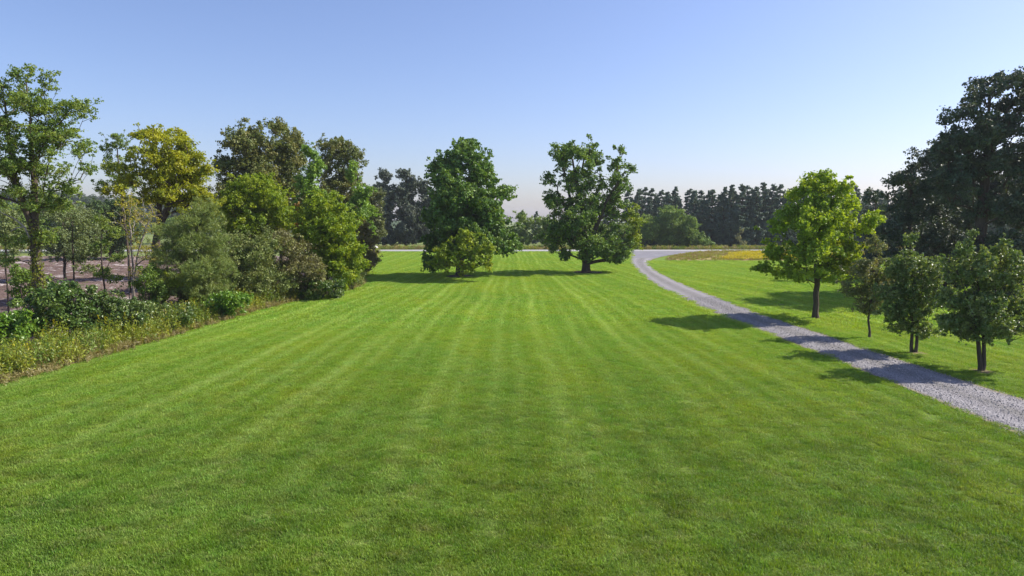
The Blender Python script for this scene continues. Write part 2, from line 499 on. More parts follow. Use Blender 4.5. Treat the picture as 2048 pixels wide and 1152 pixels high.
def pal(*c): return np.array(c)
YEL = pal((.16, .25, .018), (.24, .32, .020), (.33, .38, .024))  # yellow foliage; on the maples it also puts sunlight into the leaf colour
KIND = dict(
    maple=dict(L=0.36, rc=0.76, n=118, fill=0.5, flat=.62, pal=pal((.046, .100, .020), (.076, .142, .026), (.132, .200, .036)), tr=.25),
    maple2=dict(L=.32, rc=.85, n=170, fill=0.36, flat=.62, pal=pal((.046, .095, .020), (.078, .138, .024), (.140, .205, .030)), tr=.28, dep=0.6),
    lime=dict(L=.22, rc=.60, n=230, fill=0.38, flat=.55, pal=pal((.115, .185, .020), (.165, .240, .022), (.250, .310, .028)), tr=.40, dep=0.7),
    dusk=dict(L=.12, rc=0.28, n=100, fill=0.42, flat=.7, pal=pal((.085, .115, .035), (.125, .145, .050), (.205, .185, .100)), tr=.3, dep=0.6),
    hazel=dict(L=0.12, rc=0.27, n=120, fill=0.4, flat=0.95, pal=pal((.060, .110, .028), (.100, .150, .036), (.175, .205, .075)), tr=.3, spec=.6, dep=0.7),
    dark=dict(L=.27, rc=.80, n=210, fill=0.5, flat=.6, pal=pal((.032, .056, .034), (.046, .072, .040), (.085, .100, .052)), tr=.12, dep=0.75),
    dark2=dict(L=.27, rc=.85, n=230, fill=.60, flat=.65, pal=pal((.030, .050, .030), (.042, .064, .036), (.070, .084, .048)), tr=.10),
    airy=dict(L=0.13, rc=0.31, n=62, fill=0.42, flat=.5, pal=pal((.070, .125, .030), (.110, .165, .032), (.180, .220, .040)), tr=.38, dep=0.55),
    gold=dict(L=.20, rc=.68, n=190, fill=0.46, flat=.45, pal=pal((.100, .140, .012), (.175, .200, .010), (.260, .255, .012)), tr=.38),
    bare=dict(L=.13, rc=.34, n=30, fill=.22, flat=.6, pal=pal((.14, .16, .02), (.20, .19, .02), (.24, .22, .05)), tr=.35, bark='pale'),
    pine=dict(L=.34, rc=.42, n=120, fill=0.65, flat=.7, pal=pal((.085, .125, .035), (.115, .155, .040), (.165, .190, .045)), tr=.25, needle=1),
    olive=dict(L=.27, rc=.80, n=210, fill=.52, flat=.7, pal=pal((.066, .096, .024), (.105, .125, .032), (.175, .165, .055)), tr=.25),
    olive2=dict(L=.27, rc=.80, n=200, fill=.55, flat=.7, pal=pal((.070, .095, .040), (.100, .120, .050), (.150, .160, .080)), tr=.25),
    vine=dict(L=.25, rc=.66, n=220, fill=.62, flat=.8, pal=pal((.080, .150, .024), (.118, .205, .028), (.175, .265, .040)), tr=.3),
    bright=dict(L=.22, rc=.66, n=190, fill=0.48, flat=.6, pal=pal((.085, .145, .012), (.135, .195, .012), (.205, .245, .014)), tr=.36),
    rust=dict(L=.2, rc=.4, n=120, fill=.6, flat=.8, pal=pal((.16, .09, .025), (.21, .11, .03), (.16, .14, .03)), tr=.3),
    grey=dict(L=.15, rc=.50, n=140, fill=.55, flat=.75, pal=pal((.070, .105, .026), (.105, .135, .034), (.165, .180, .055)), tr=.2),
    brown=dict(L=.16, rc=.50, n=135, fill=.55, flat=.6, pal=pal((.072, .078, .030), (.118, .112, .045), (.150, .170, .035)), tr=.2),
    brown2=dict(L=.2, rc=.55, n=180, fill=.55, flat=.6, pal=pal((.080, .085, .028), (.135, .115, .045), (.165, .160, .040)), tr=.2),
    deep=dict(L=.17, rc=.46, n=170, fill=0.42, flat=.7, pal=pal((.034, .070, .014), (.055, .100, .018), (.105, .145, .028)), tr=.25, spec=.5),
    deep2=dict(L=.15, rc=.42, n=170, fill=0.45, flat=.7, pal=pal((.040, .075, .016), (.065, .105, .022), (.130, .155, .036)), tr=.25, spec=.55),
    leafy=dict(L=.19, rc=.42, n=150, fill=.55, flat=.7, pal=pal((.050, .120, .014), (.085, .165, .016), (.135, .205, .020)), tr=.32, spec=.5),
    willow=dict(L=.19, rc=.60, n=150, fill=.50, flat=.7, pal=pal((.080, .110, .048), (.110, .145, .062), (.160, .185, .085)), tr=.25),
    willow2=dict(L=.14, rc=.36, n=80, fill=.40, flat=.6, pal=pal((.080, .110, .045), (.110, .145, .055), (.160, .185, .075)), tr=.3),
    mid2=dict(L=.15, rc=.42, n=160, fill=.45, flat=.7, pal=pal((.065, .115, .020), (.095, .155, .024), (.150, .200, .034)), tr=.3),
    deepfar=dict(L=.36, rc=.95, n=170, fill=.55, flat=.7, pal=pal((.034, .064, .020), (.052, .088, .024), (.090, .120, .036)), tr=.2),
    mid=dict(L=.36, rc=.95, n=190, fill=.60, flat=.75, pal=pal((.085, .135, .030), (.115, .175, .036), (.155, .205, .040)), tr=.3),
    bright2=dict(L=.34, rc=.90, n=200, fill=.60, flat=.75, pal=pal((.075, .130, .035), (.110, .175, .042), (.155, .215, .050)), tr=.3),
    pale=dict(L=.28, rc=.5, n=90, fill=.5, flat=.8, pal=pal((.11, .13, .07), (.17, .18, .11), (.22, .22, .15)), tr=.3),
    far=dict(L=.42, rc=1.05, n=200, fill=0.8, flat=.7, pal=pal((.040, .058, .040), (.060, .080, .052), (.105, .120, .085)), tr=.12),
)
for _k in KIND.values():
    _k['rc'] *= .84
    _k['n'] = int(_k['n'] * .72)
    _k['flat'] = min(.95, _k['flat'] + .22)
    _k['fill'] *= 1.0
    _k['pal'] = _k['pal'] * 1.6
LM = {}
BARK = dict(
    grey=bark_mat('bark_grey_brown', (.075, .058, .045), (.16, .13, .105)),
    pale=bark_mat('bark_pale', (.26, .23, .20), (.42, .38, .34)),
)
def leafmat_for(kind):
    k = KIND[kind]
    key = (k['tr'], k.get('spec', .35))
    if key not in LM:
        LM[key] = leaf_mat('foliage_%d' % len(LM), k['tr'], .5 if key[1] < .45 else .38, key[1])
    return LM[key]

def crown_points(rng, lobes, k, depth=True):
    """clump centres filling the lobes of a crown, with lobes repeated through its depth"""
    out = []
    lo = np.array([l[:5] for l in lobes])
    for (x, y, z, rx, rz, yl) in lobes:
        ov = [abs(l[0]) * .9 + l[3] for l in lobes if abs(l[2] - z) < (l[4] + rz) * .6]
        Rz = max(ov) * .92
        ext = k.get('dep', .8) * math.sqrt(max(Rz * Rz - x * x, 0)) if (depth and y == 0) else 0
        ry = min(rx, 1.25 * rz + .3)
        m_ = int(ext / max(ry * 1.15, .3)) if ext > ry * .5 else 0
        ysl = [0.0] + [s_ * (q + 1) / (m_ + .3) * ext for q in range(m_) for s_ in (-1, 1)]
        for yo in ysl:
            sc = 1.0 if yo == 0 else rng.uniform(.7, .98)
            xo = 0 if yo == 0 else -x * .25 * abs(yo) / max(ext, .1) + rng.normal(0, .25 * rx)
            zo = 0 if yo == 0 else rng.normal(0, .25 * rz) - .12 * rz
            vol = 4.19 * rx * ry * rz * sc ** 3
            n = max(2, int(round(k['fill'] * vol / (4.19 * k['rc'] ** 3 * k['flat']) + rng.uniform(0, 1))))
            d = unit(rng.normal(0, 1, (n, 3)))
            bumps = unit(rng.normal(0, 1, (7, 3)) + np.array([0, 0, .25]))
            spike = lambda dd: .68 + .62 * np.exp(-(1 - (dd @ bumps.T).max(1, keepdims=True)) / .13)
            r_ = rng.uniform(.12, 1, (n, 1)) ** .45 * spike(d)
            sh = np.array([max(rx - .4 * k['rc'], rx * .4), max(ry - .5 * k['rc'], ry * .4), max(rz - .5 * k['rc'] * k['flat'], rz * .35)]) * sc
            pt = d * r_ * sh + np.array([x + xo, y + yo, z + zo])
            sz = rng.uniform(.6, 1.15, n)
            out.append(np.column_stack([pt, np.full(n, yl), sz]))
            # young shoots standing proud of the lobe
            e_ = max(2, int(n * .6))
            d = unit(rng.normal(0, 1, (e_, 3)) + np.array([0, 0, .55]))
            pt = d * rng.uniform(.85, 1.12, (e_, 1)) * spike(d) * np.array([rx, ry, rz]) * sc + np.array([x + xo, y + yo, z + zo])
            out.append(np.column_stack([pt, np.full(e_, yl), rng.uniform(.28, .55, e_)]))
    return np.concatenate(out)

def foliage(rng, clumps, k, density=1.0):
    """leaf geometry for clump centres (n,4: xyz + palette flag)"""
    n = len(clumps)
    per = int(k['n'] * density)
    rc = k['rc']
    sub = 9
    d = unit(rng.normal(0, 1, (n, sub, 3)) + np.array([0, 0, .25]))
    sz = clumps[:, 4][:, None, None] if clumps.shape[1] > 4 else 1.0
    subc = clumps[:, None, :3] + d * rng.uniform(.3, 1.25, (n, sub, 1)) * rc * sz * np.array([1, 1, k['flat']])
    which = rng.integers(0, sub, (n, per))
    c = np.take_along_axis(subc, which[:, :, None], 1)
    off = rng.normal(0, 1, (n, per, 3)) * rc * .25 * sz ** .8 * np.array([1, 1, .75 * k['flat'] + .2])
    Pn = (c + off).reshape(-1, 3)
    cr = np.repeat(rng.uniform(0, 1, n), per)
    lr = rng.uniform(0, 1, n * per)
    flag = np.repeat(clumps[:, 3], per) > .5
    out = unit((Pn - np.repeat(clumps[:, :3], per, 0)) / rc)
    N = unit(out * .55 + np.array([0, 0, .5]) + rng.normal(0, .8, Pn.shape))
    keep = Pn[:, 2] > .06
    if clumps.shape[1] > 4:
        keep &= rng.uniform(0, 1, len(Pn)) < np.clip(np.repeat(clumps[:, 4], per) ** 1.7, .12, 1)
    Pn, N, cr, lr, flag = Pn[keep], N[keep], cr[keep], lr[keep], flag[keep]
    col = palette_cols(k['pal'], cr, lr, rng)
    if flag.any():
        yc = palette_cols(YEL, cr, lr, rng)
        col = np.where(flag[:, None], yc, col)
    if k.get('needle'):
        # tufts of long needles radiating from shoots
        m_ = len(Pn)
        t = unit(out[keep] * .8 + np.array([0, 0, .45]) + rng.normal(0, .6, Pn.shape))
        s = unit(np.cross(t, rng.normal(0, 1, t.shape)))
        L = k['L'] * rng.uniform(.6, 1.1, (m_, 1)); W = L * .11
        V = np.stack([Pn - t * L * .5, Pn + s * W * .5, Pn + t * L * .5, Pn - s * W * .5], 1).reshape(-1, 3)
        return V, np.arange(m_ * 4).reshape(-1, 4), col
    L = k['L'] * rng.uniform(.65, 1.25, len(Pn))
    V, Q = leaves_np(Pn, N, L, L * rng.uniform(.6, .85, len(Pn)), rng, .6)
    return V, Q, col

SEED = [100]
def plant(name, kind, label, base, lobes, cat='tree', group=None, r0=.2, stems=1, fork=1.0, wob=.25, lean=0.0, ivy=0, shrub=0):
    SEED[0] += 1
    rng = np.random.default_rng(SEED[0])
    k = KIND[kind]
    root = bpy.data.objects.new(name, None)
    COL.objects.link(root)
    root.location = (base[0], base[1], 0)
    root.rotation_euler = (0, 0, 0)
    tag(root, label, cat, group)
    cl = crown_points(rng, lobes, k)
    top = max(l[2] + l[4] * .4 for l in lobes)
    if shrub:
        lowz = min(l[2] for l in lobes)
        # keep the lower clumps out of the soil and let the shrub reach the ground
        cl[:, 2] = np.maximum(cl[:, 2], .25)
        ST = []
        for q in range(6):
            a_ = q * 1.047 + rng.uniform(-.4, .4)
            l = lobes[q % len(lobes)]
            ST.append([(math.cos(a_) * .25, math.sin(a_) * .25, -.15), (l[0] * .35, math.sin(a_) * .5, l[2] * .35), (l[0] * .7, math.sin(a_) * .8, l[2] * .75)])
        P, par, rad = skeleton(rng, ST, cl[:, :3], .055, .009, wob)
        rad = np.minimum(rad, .06)
    else:
        xt = lean if lean else float(np.mean([l[0] for l in lobes if l[2] > top * .7] or [0])) * .6
        ST = []
        if stems == 1:
            ST.append([(0, 0, -.25), (xt * .12 + rng.normal(0, .04), 0, top * .3), (xt * .5 + rng.normal(0, wob * .6), rng.normal(0, wob * .5), top * .62), (xt, rng.normal(0, wob * .4), top * .93)])
        else:
            for q in range(stems):
                a_ = q * 2 * math.pi / stems + .5
                l = sorted(lobes, key=lambda l_: -l_[2])[min(q * 2, len(lobes) - 1)]
                e = fork / max(top, 1)
                s0 = .10 * math.cos(a_), .10 * math.sin(a_)
                s0 = (s0[0] * r0 * (5 if fork > 2 else 11), s0[1] * r0 * 5)
                ST.append([(s0[0] * .6, s0[1] * .6, -.25), (s0[0] * (1 if fork > 2 else 2.4), s0[1], fork), (l[0] * .45 + s0[0] * 2, s0[1] * 4, top * .55 if fork < top * .5 else fork + (top - fork) * .4), (l[0] * .9, s0[1] * 6, min(l[2], top * .95))])
        P, par, rad = skeleton(rng, ST, cl[:, :3], r0 if stems == 1 else r0 * 1.0, .012, wob)
    bark = BARK[k.get('bark', 'grey')]
    tm = tube_mesh('trunk', P, par, rad)
    tr_o = link('trunk' if not shrub else 'stems', tm, root, bark)
    V, Q, col = foliage(rng, cl, k)
    link('crown', mesh_np('crown', V, Q, col=col), root, leafmat_for(kind))
    if ivy:
        m_ = 3600
        main = [i for i in range(len(P)) if rad[i] > .07]
        ii = rng.choice(main, m_)
        ii = ii[P[ii][:, 2] < 10.5]
        dv = unit(rng.normal(0, 1, (len(ii), 3)) * np.array([1, 1, .2]))
        nx = P[ii] + dv * (rad[ii] + rng.uniform(0, .14, len(ii)))[:, None] + np.column_stack([np.zeros(len(ii)), np.zeros(len(ii)), rng.uniform(-.4, .4, len(ii))])
        L = rng.uniform(.09, .17, len(ii))
        V, Q = leaves_np(nx, unit(dv + rng.normal(0, .3, dv.shape)), L, L * .8, rng)
        col = palette_cols(pal((.09, .13, .012), (.16, .19, .014), (.22, .22, .02)), rng.uniform(0, 1, len(ii)), rng.uniform(0, 1, len(ii)), rng)
        o = link('ivy', mesh_np('ivy', V, Q, col=col), root, leafmat_for('leafy'))
        o['label'] = 'yellow-green ivy climbing the trunk'
        # pale dead branch
        D = np.array([(-.1, -.2, 5.9), (-.25, -.35, 6.6), (-.75, -.5, 7.1), (-1.35, -.6, 7.4), (-1.8, -.6, 8.0), (-.25, -.35, 6.6), (-.6, -.5, 6.55), (-.9, -.6, 6.35)])
        dp = np.array([-1, 0, 1, 2, 3, 1, 5, 6])
        o = link('dead_branch', tube_mesh('dead_branch', D, dp, np.array([.05, .045, .04, .025, .012, .04, .04, .03])), root, BARK['pale'])
        o['label'] = 'pale dead branch'
    return root

# ------------------------------------------------------------------ the planted things
plant('maple_tree', 'maple', 'dense dark green maple with a low yellow-green skirt, on the lawn', (-6.47, 84.70), [(1.03, 0, 15.51, 2.08, 1.96, 0), (-1.12, 0, 14.01, 2.33, 2.08, 0), (2.86, 0, 13.1, 2.08, 2.21, 0), (-1.86, 1, 11.02, 2.49, 2.24, 0), (1.92, 0, 10.37, 3.57, 2.58, 0), (5.3, 0, 10.37, 1.84, 0.98, 0), (-2.41, 0, 7.61, 2.34, 2.59, 0), (1.29, 0, 7.0, 3.7, 2.96, 0), (4.37, 0, 7.0, 1.85, 2.1, 0), (-3.49, 1, 4.19, 1.75, 2.38, 0), (0.27, 1, 4.51, 3.88, 2.88, 0), (4.97, 1, 4.63, 2.76, 2.25, 0), (4.15, -3, 7.59, 1.79, 1.79, 0), (-3.09, 0, 1.75, 1.86, 1.24, 0), (5.92, 0, 3.92, 1.73, 1.36, 0), (1.28, -7.5, 4.75, 2.26, 1.13, 1), (-0.54, -7.5, 3.29, 2.49, 1.24, 1), (2.77, -8, 3.48, 2.25, 1.35, 1), (-1.73, -7, 2.01, 1.71, 0.91, 1), (3.7, -7.5, 2.15, 1.25, 0.91, 1), (0.83, -7, 1.78, 2.28, 0.8, 1), (-0.86, -3, 12.59, 1.77, 1.54, 0), (2.72, -4, 9.33, 2.35, 1.76, 0), (-1.1, -4, 8.75, 2.11, 2.0, 0), (-1.37, -4.5, 5.84, 1.76, 1.52, 0)], cat='tree', group=None, r0=0.5, wob=0.2)
plant('maple_tree', 'maple2', 'airy dark green maple with several trunks, beside the drive entrance', (9.91, 91.20), [(-3.72, 0, 15.0, 1.58, 2.24, 0), (-2.41, 0, 16.3, 1.05, 1.45, 0), (0.89, 0, 15.52, 1.84, 2.37, 0), (4.19, 0, 14.54, 1.71, 2.51, 0), (-5.02, 0, 12.39, 1.45, 1.06, 0), (-0.92, 0, 11.93, 3.31, 2.51, 0), (3.58, 0, 11.61, 2.78, 2.25, 0), (5.34, 0, 13.24, 0.92, 1.19, 0), (-4.34, 0, 9.31, 1.86, 1.72, 0), (-0.22, 0, 8.32, 3.72, 2.65, 0), (4.29, 0, 8.32, 2.52, 2.39, 0), (5.73, -1, 7.0, 1.71, 2.63, 1), (6.44, -1, 4.38, 1.32, 1.58, 1), (-3.65, 0, 5.14, 2.4, 1.86, 0), (0.82, 0, 4.35, 4.13, 2.27, 0), (4.83, 0, 3.68, 2.27, 1.87, 0), (-3.57, -1, 2.53, 1.98, 1.19, 0), (0.16, -3, 2.82, 2.97, 1.16, 0), (4.36, -1, 2.07, 2.25, 1.06, 0), (-1.9, -4, 6.68, 2.54, 1.91, 0)], cat='tree', group=None, r0=0.42, stems=3, fork=2.6, wob=0.2)
plant('shade_tree', 'lime', 'yellow-green broadleaf tree with a straight trunk, right of the drive', (21.71, 48.30), [(-0.15, 0, 9.79, 0.91, 0.84, 0), (0.59, 0, 8.92, 1.4, 0.98, 0), (-1.17, 0, 8.92, 0.98, 0.84, 0), (2.04, 0, 7.98, 1.26, 0.91, 0), (-1.98, 0, 7.52, 1.27, 0.98, 0), (-3.35, 0, 6.47, 1.13, 0.92, 0), (0.32, 0, 7.18, 1.97, 1.34, 0), (2.63, 0, 6.65, 1.2, 1.06, 0), (-2.94, 0, 4.89, 1.56, 1.13, 0), (-0.29, 0, 5.07, 1.98, 1.34, 0), (2.01, 0, 4.89, 1.56, 1.06, 1), (-3.84, 0, 3.54, 0.99, 0.57, 0), (-1.81, 0, 3.29, 1.21, 0.71, 0), (0.68, 0, 3.12, 1.21, 0.64, 0), (2.26, 0, 3.47, 0.78, 0.71, 1), (-2.35, -3, 6.67, 1.19, 0.86, 0), (-2.58, -3, 4.36, 1.33, 0.73, 0)], cat='tree', group=None, r0=0.19, wob=0.12)
plant('sapling_tree', 'dusk', 'slim pinkish olive sapling with a thin trunk, nearest the yellow-green tree', (21.31, 40.20), [(-0.02, 0, 5.48, 0.61, 0.78, 0), (-0.18, 0, 4.06, 1.29, 0.91, 0), (-1.16, 0, 3.03, 0.88, 0.65, 0), (0.04, 0, 2.73, 1.36, 0.98, 0), (0.8, 0, 3.47, 0.61, 0.85, 0), (-0.21, 0, 1.83, 0.89, 0.59, 0)], cat='tree', group=None, r0=0.06, wob=0.05)
plant('young_tree', 'hazel', 'young green tree with pointed crown, middle of the three small trees by the drive', (21.27, 35.60), [(-0.53, 0, 6.02, 0.21, 0.46, 0), (-0.53, 0, 5.44, 0.42, 0.52, 0), (-0.43, 0, 4.71, 0.78, 0.63, 0), (0.62, 0, 4.66, 0.36, 0.4, 0), (-1.11, 0, 4.27, 0.84, 0.69, 0), (0.34, 0, 4.01, 0.84, 0.63, 0), (-0.41, 0, 3.48, 1.45, 0.81, 0), (-1.57, 0, 3.08, 0.84, 0.69, 0), (0.86, 0, 3.22, 0.54, 0.52, 0), (-0.21, 0, 2.29, 1.57, 0.87, 0), (-1.24, 0, 1.89, 0.73, 0.52, 0), (-0.03, 0, 1.36, 1.03, 0.46, 0)], cat='tree', group=None, r0=0.075, stems=2, fork=0.9, wob=0.08)
plant('young_tree', 'hazel', 'young green tree with tall upright shoots and forked trunk, nearest the camera by the drive', (21.76, 31.20), [(-0.81, 0, 6.27, 0.18, 0.5, 0), (-0.77, 0, 5.64, 0.29, 0.6, 0), (-0.75, 0, 4.95, 0.53, 0.55, 0), (0.61, 0, 5.82, 0.21, 0.5, 0), (0.75, 0, 5.18, 0.39, 0.55, 0), (1.35, 0, 5.06, 0.18, 0.55, 0), (1.4, 0, 4.38, 0.32, 0.61, 0), (-1.95, 0, 5.13, 0.32, 0.25, 0), (-1.58, 0, 4.72, 0.47, 0.35, 0), (-1.34, 0, 4.49, 0.58, 0.35, 0), (-0.4, 0, 4.26, 0.95, 0.61, 0), (0.98, 0, 4.15, 0.9, 0.66, 0), (-1.61, 0, 3.34, 0.74, 0.56, 0), (-0.22, 0, 3.22, 1.54, 0.71, 0), (1.29, 0, 2.99, 1.01, 0.66, 0), (-1.19, 0, 2.29, 0.96, 0.56, 0), (0.31, 0, 2.18, 1.43, 0.61, 0), (2.14, 0, 2.41, 0.8, 0.61, 0), (-0.58, 0, 1.66, 0.74, 0.36, 0)], cat='tree', group=None, r0=0.078, stems=3, fork=1.0, wob=0.08)
plant('oak_tree', 'dark', 'tallest dark oak in the right-hand wood, crown rising highest against the sky', (42.54, 62.00), [(1.59, 0, 19.12, 1.95, 1.06, 0), (-0.78, 0, 18.04, 1.51, 1.15, 0), (3.05, 0, 17.39, 1.96, 1.78, 0), (-2.99, 0, 15.86, 1.16, 1.25, 0), (0.33, 0, 14.9, 2.68, 1.7, 0), (-3.58, 0, 13.23, 1.43, 1.61, 0), (-2.06, 0, 13.89, 1.79, 1.61, 0), (-3.9, 0, 11.24, 1.26, 1.53, 0), (-0.79, 0, 11.69, 2.6, 1.79, 0), (2.97, 0, 12.35, 2.42, 2.15, 0), (-3.34, 0, 9.46, 1.44, 1.35, 0), (-0.11, 0, 8.35, 2.25, 1.53, 0), (3.49, 0, 8.35, 2.25, 1.8, 0)], cat='tree', group='dark trees of the right-hand wood', r0=0.5, wob=0.5)
plant('oak_tree', 'dark', 'dark oak with foliage cut by the right edge of the picture', (47.53, 58.00), [(-2.15, 0, 18.95, 2.48, 1.66, 0), (-0.64, 0, 15.7, 3.33, 2.5, 0), (-2.4, 0, 11.59, 2.52, 2.52, 0), (0.57, 0, 11.18, 2.94, 2.52, 0), (-1.2, 0, 7.0, 2.96, 2.11, 0)], cat='tree', group='dark trees of the right-hand wood', r0=0.5, wob=0.4)
plant('dark_tree', 'dark2', 'shorter dark tree with a thin spire at the left end of the right-hand wood', (38.45, 66.00), [(-0.35, 0, 11.99, 0.43, 0.86, 0), (-1.32, 0, 10.57, 1.24, 0.86, 0), (0.52, 0, 10.1, 1.44, 1.15, 0), (-0.47, 0, 8.19, 2.3, 1.63, 0), (-1.28, 0, 5.56, 1.93, 1.93, 0), (1.27, 0, 5.56, 2.12, 1.93, 0), (-0.15, 0, 2.66, 2.61, 1.94, 0)], cat='tree', group='dark trees of the right-hand wood', r0=0.3)
plant('dark_tree', 'dark2', 'dark bushy tree under the tallest oak, behind the middle small tree', (44.62, 70.00), [(-0.73, 0, 7.51, 2.04, 1.84, 0), (0.23, 0, 4.45, 2.66, 2.25, 0), (-1.4, 0, 1.89, 2.36, 1.75, 0), (1.46, 0, 1.37, 2.37, 1.75, 0)], cat='tree', group='dark trees of the right-hand wood', r0=0.3)
plant('dark_tree', 'dark2', 'dark low tree filling the shade behind the small tree nearest the camera', (42.96, 60.00), [(-1.19, 0, 4.38, 1.93, 1.58, 0), (1.73, 0, 3.5, 2.11, 1.94, 0), (-2.37, 0, 2.4, 1.94, 1.5, 0), (0.11, 0, 1.51, 2.21, 1.41, 0), (3.19, 0, 1.73, 1.94, 1.76, 0)], cat='tree', group='dark trees of the right-hand wood', r0=0.3)
plant('dark_tree', 'dark', 'slender dark tree rising just right of the yellow-green tree', (42.41, 80.00), [(-0.92, 0, 9.78, 1.16, 1.28, 0), (0.17, 0, 7.87, 1.4, 1.51, 0), (-0.29, 0, 5.55, 1.75, 1.99, 0), (1.02, 0, 2.92, 1.99, 1.99, 0), (-0.69, 0, 2.04, 1.64, 1.53, 0)], cat='tree', group='dark trees of the right-hand wood', r0=0.22)
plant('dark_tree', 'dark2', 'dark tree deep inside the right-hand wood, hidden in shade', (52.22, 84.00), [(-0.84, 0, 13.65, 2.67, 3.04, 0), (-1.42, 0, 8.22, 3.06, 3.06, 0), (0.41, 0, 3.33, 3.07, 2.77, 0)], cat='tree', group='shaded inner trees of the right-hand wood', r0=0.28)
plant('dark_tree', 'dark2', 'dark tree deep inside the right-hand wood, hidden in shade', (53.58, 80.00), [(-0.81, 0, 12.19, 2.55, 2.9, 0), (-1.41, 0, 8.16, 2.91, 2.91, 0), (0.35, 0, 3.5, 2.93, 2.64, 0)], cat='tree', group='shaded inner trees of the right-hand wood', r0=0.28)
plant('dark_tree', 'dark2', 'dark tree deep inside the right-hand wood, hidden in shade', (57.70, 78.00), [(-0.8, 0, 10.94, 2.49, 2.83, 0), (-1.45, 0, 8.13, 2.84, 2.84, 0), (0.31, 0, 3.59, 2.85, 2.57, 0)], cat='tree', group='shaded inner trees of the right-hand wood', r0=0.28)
plant('locust_tree', 'airy', 'tall airy tree with ivy on its trunk, at the far left', (-27.94, 40.00), [(-0.01, 0, 15.24, 0.97, 0.63, 0), (1.53, 0, 14.82, 0.74, 0.86, 0), (1.0, 0, 13.42, 0.98, 0.86, 0), (-1.1, 0, 14.12, 1.03, 0.97, 0), (2.44, 0, 13.42, 1.03, 0.52, 0), (3.6, 0, 13.62, 0.75, 0.34, 0), (-0.94, 0, 12.3, 1.15, 0.86, 0), (2.07, 0, 12.1, 1.27, 0.75, 0), (3.15, 0, 11.02, 0.81, 0.75, 0), (0.43, 0, 11.3, 1.27, 0.75, 0), (3.38, 0, 10.02, 0.69, 0.46, 0), (-1.39, 0, 10.17, 0.98, 0.87, 0), (2.29, 0, 8.88, 0.81, 0.7, 0), (-0.34, 0, 8.59, 1.16, 0.46, 0), (1.5, 0, 7.87, 1.16, 0.58, 0), (0.05, 0, 10.02, 0.87, 0.64, 0), (-3.17, 0, 13.28, 1.43, 1.43, 0), (-3.68, 0, 10.45, 1.45, 1.16, 0), (-2.39, 0, 8.45, 1.16, 0.76, 0), (-0.83, 0, 5.84, 0.88, 0.58, 0), (0.8, 0, 6.13, 0.82, 0.76, 0), (-1.65, 0, 4.67, 0.76, 0.47, 0)], cat='tree', group=None, r0=0.19, stems=2, fork=7.2, ivy=1, wob=0.25)
plant('locust_tree', 'airy', 'airy green tree between the ivy-clad tree and the golden tree', (-34.82, 62.00), [(-0.44, 0, 13.89, 1.16, 0.98, 0), (-1.5, 0, 13.23, 0.72, 0.72, 0), (-1.01, 0, 11.69, 1.17, 1.08, 0), (0.03, 0, 10.35, 1.35, 0.99, 0), (-2.02, 0, 9.91, 0.99, 0.9, 0), (0.16, 0, 8.57, 1.35, 0.81, 0)], cat='tree', group=None, r0=0.11)
plant('locust_tree', 'gold', 'golden yellow-green tree with dark forked limbs on the left', (-30.20, 58.00), [(0.31, 0, 14.15, 1.62, 0.75, 0), (2.03, 0, 13.45, 1.62, 1.03, 0), (3.44, 0, 12.42, 1.34, 1.13, 0), (1.12, 0, 12.0, 2.01, 1.31, 0), (3.79, 0, 10.76, 1.44, 1.32, 0), (1.89, 0, 10.55, 1.92, 1.22, 0), (4.14, 0, 9.3, 1.15, 1.04, 0), (-0.23, 0, 10.35, 1.44, 1.13, 0), (2.44, 0, 8.89, 1.92, 0.94, 0), (0.12, 0, 8.89, 1.63, 0.85, 0), (4.38, 0, 8.05, 1.06, 1.13, 0), (3.68, -1, 7.41, 1.42, 0.84, 0)], cat='tree', group=None, r0=0.26, stems=2, fork=5.5, wob=0.2)
plant('bare_tree', 'bare', 'thin half-dead tree with pale bare stems in front of the brown field', (-29.19, 52.00), [(0.12, 0, 8.32, 0.38, 0.76, 0), (1.22, 0, 7.75, 0.83, 0.76, 0), (1.75, 0, 7.0, 0.99, 0.83, 0), (0.55, 0, 5.87, 0.84, 0.99, 0), (1.61, 0, 4.35, 0.99, 0.99, 0), (0.02, 0, 6.62, 0.46, 1.14, 0), (0.78, 0, 3.01, 0.76, 0.84, 0)], cat='tree', group=None, r0=0.085, stems=4, fork=0.5, wob=0.12)
plant('pine_tree', 'pine', 'young soft-needled pine leaning right, in front of the golden tree', (-24.24, 50.00), [(2.2, 0, 7.9, 1.0, 0.73, 0), (1.32, 0, 7.0, 1.33, 0.82, 0), (2.88, 0, 6.82, 0.75, 0.9, 0), (0.18, 0, 6.09, 1.5, 0.98, 0), (1.97, 0, 5.36, 1.58, 1.15, 0), (-0.62, 0, 4.63, 1.42, 1.07, 0), (1.34, 0, 3.53, 1.92, 1.23, 0), (2.83, 0, 3.9, 0.92, 1.23, 0), (-1.26, 0, 2.79, 1.42, 1.07, 0), (0.35, 0, 1.87, 1.93, 0.99, 0), (2.37, 0, 1.87, 1.43, 0.99, 0), (-0.66, -2, 1.72, 0.97, 0.63, 1), (0.45, -2, 2.61, 1.05, 0.63, 1)], cat='tree', group=None, r0=0.16, lean=1.83, wob=0.1)
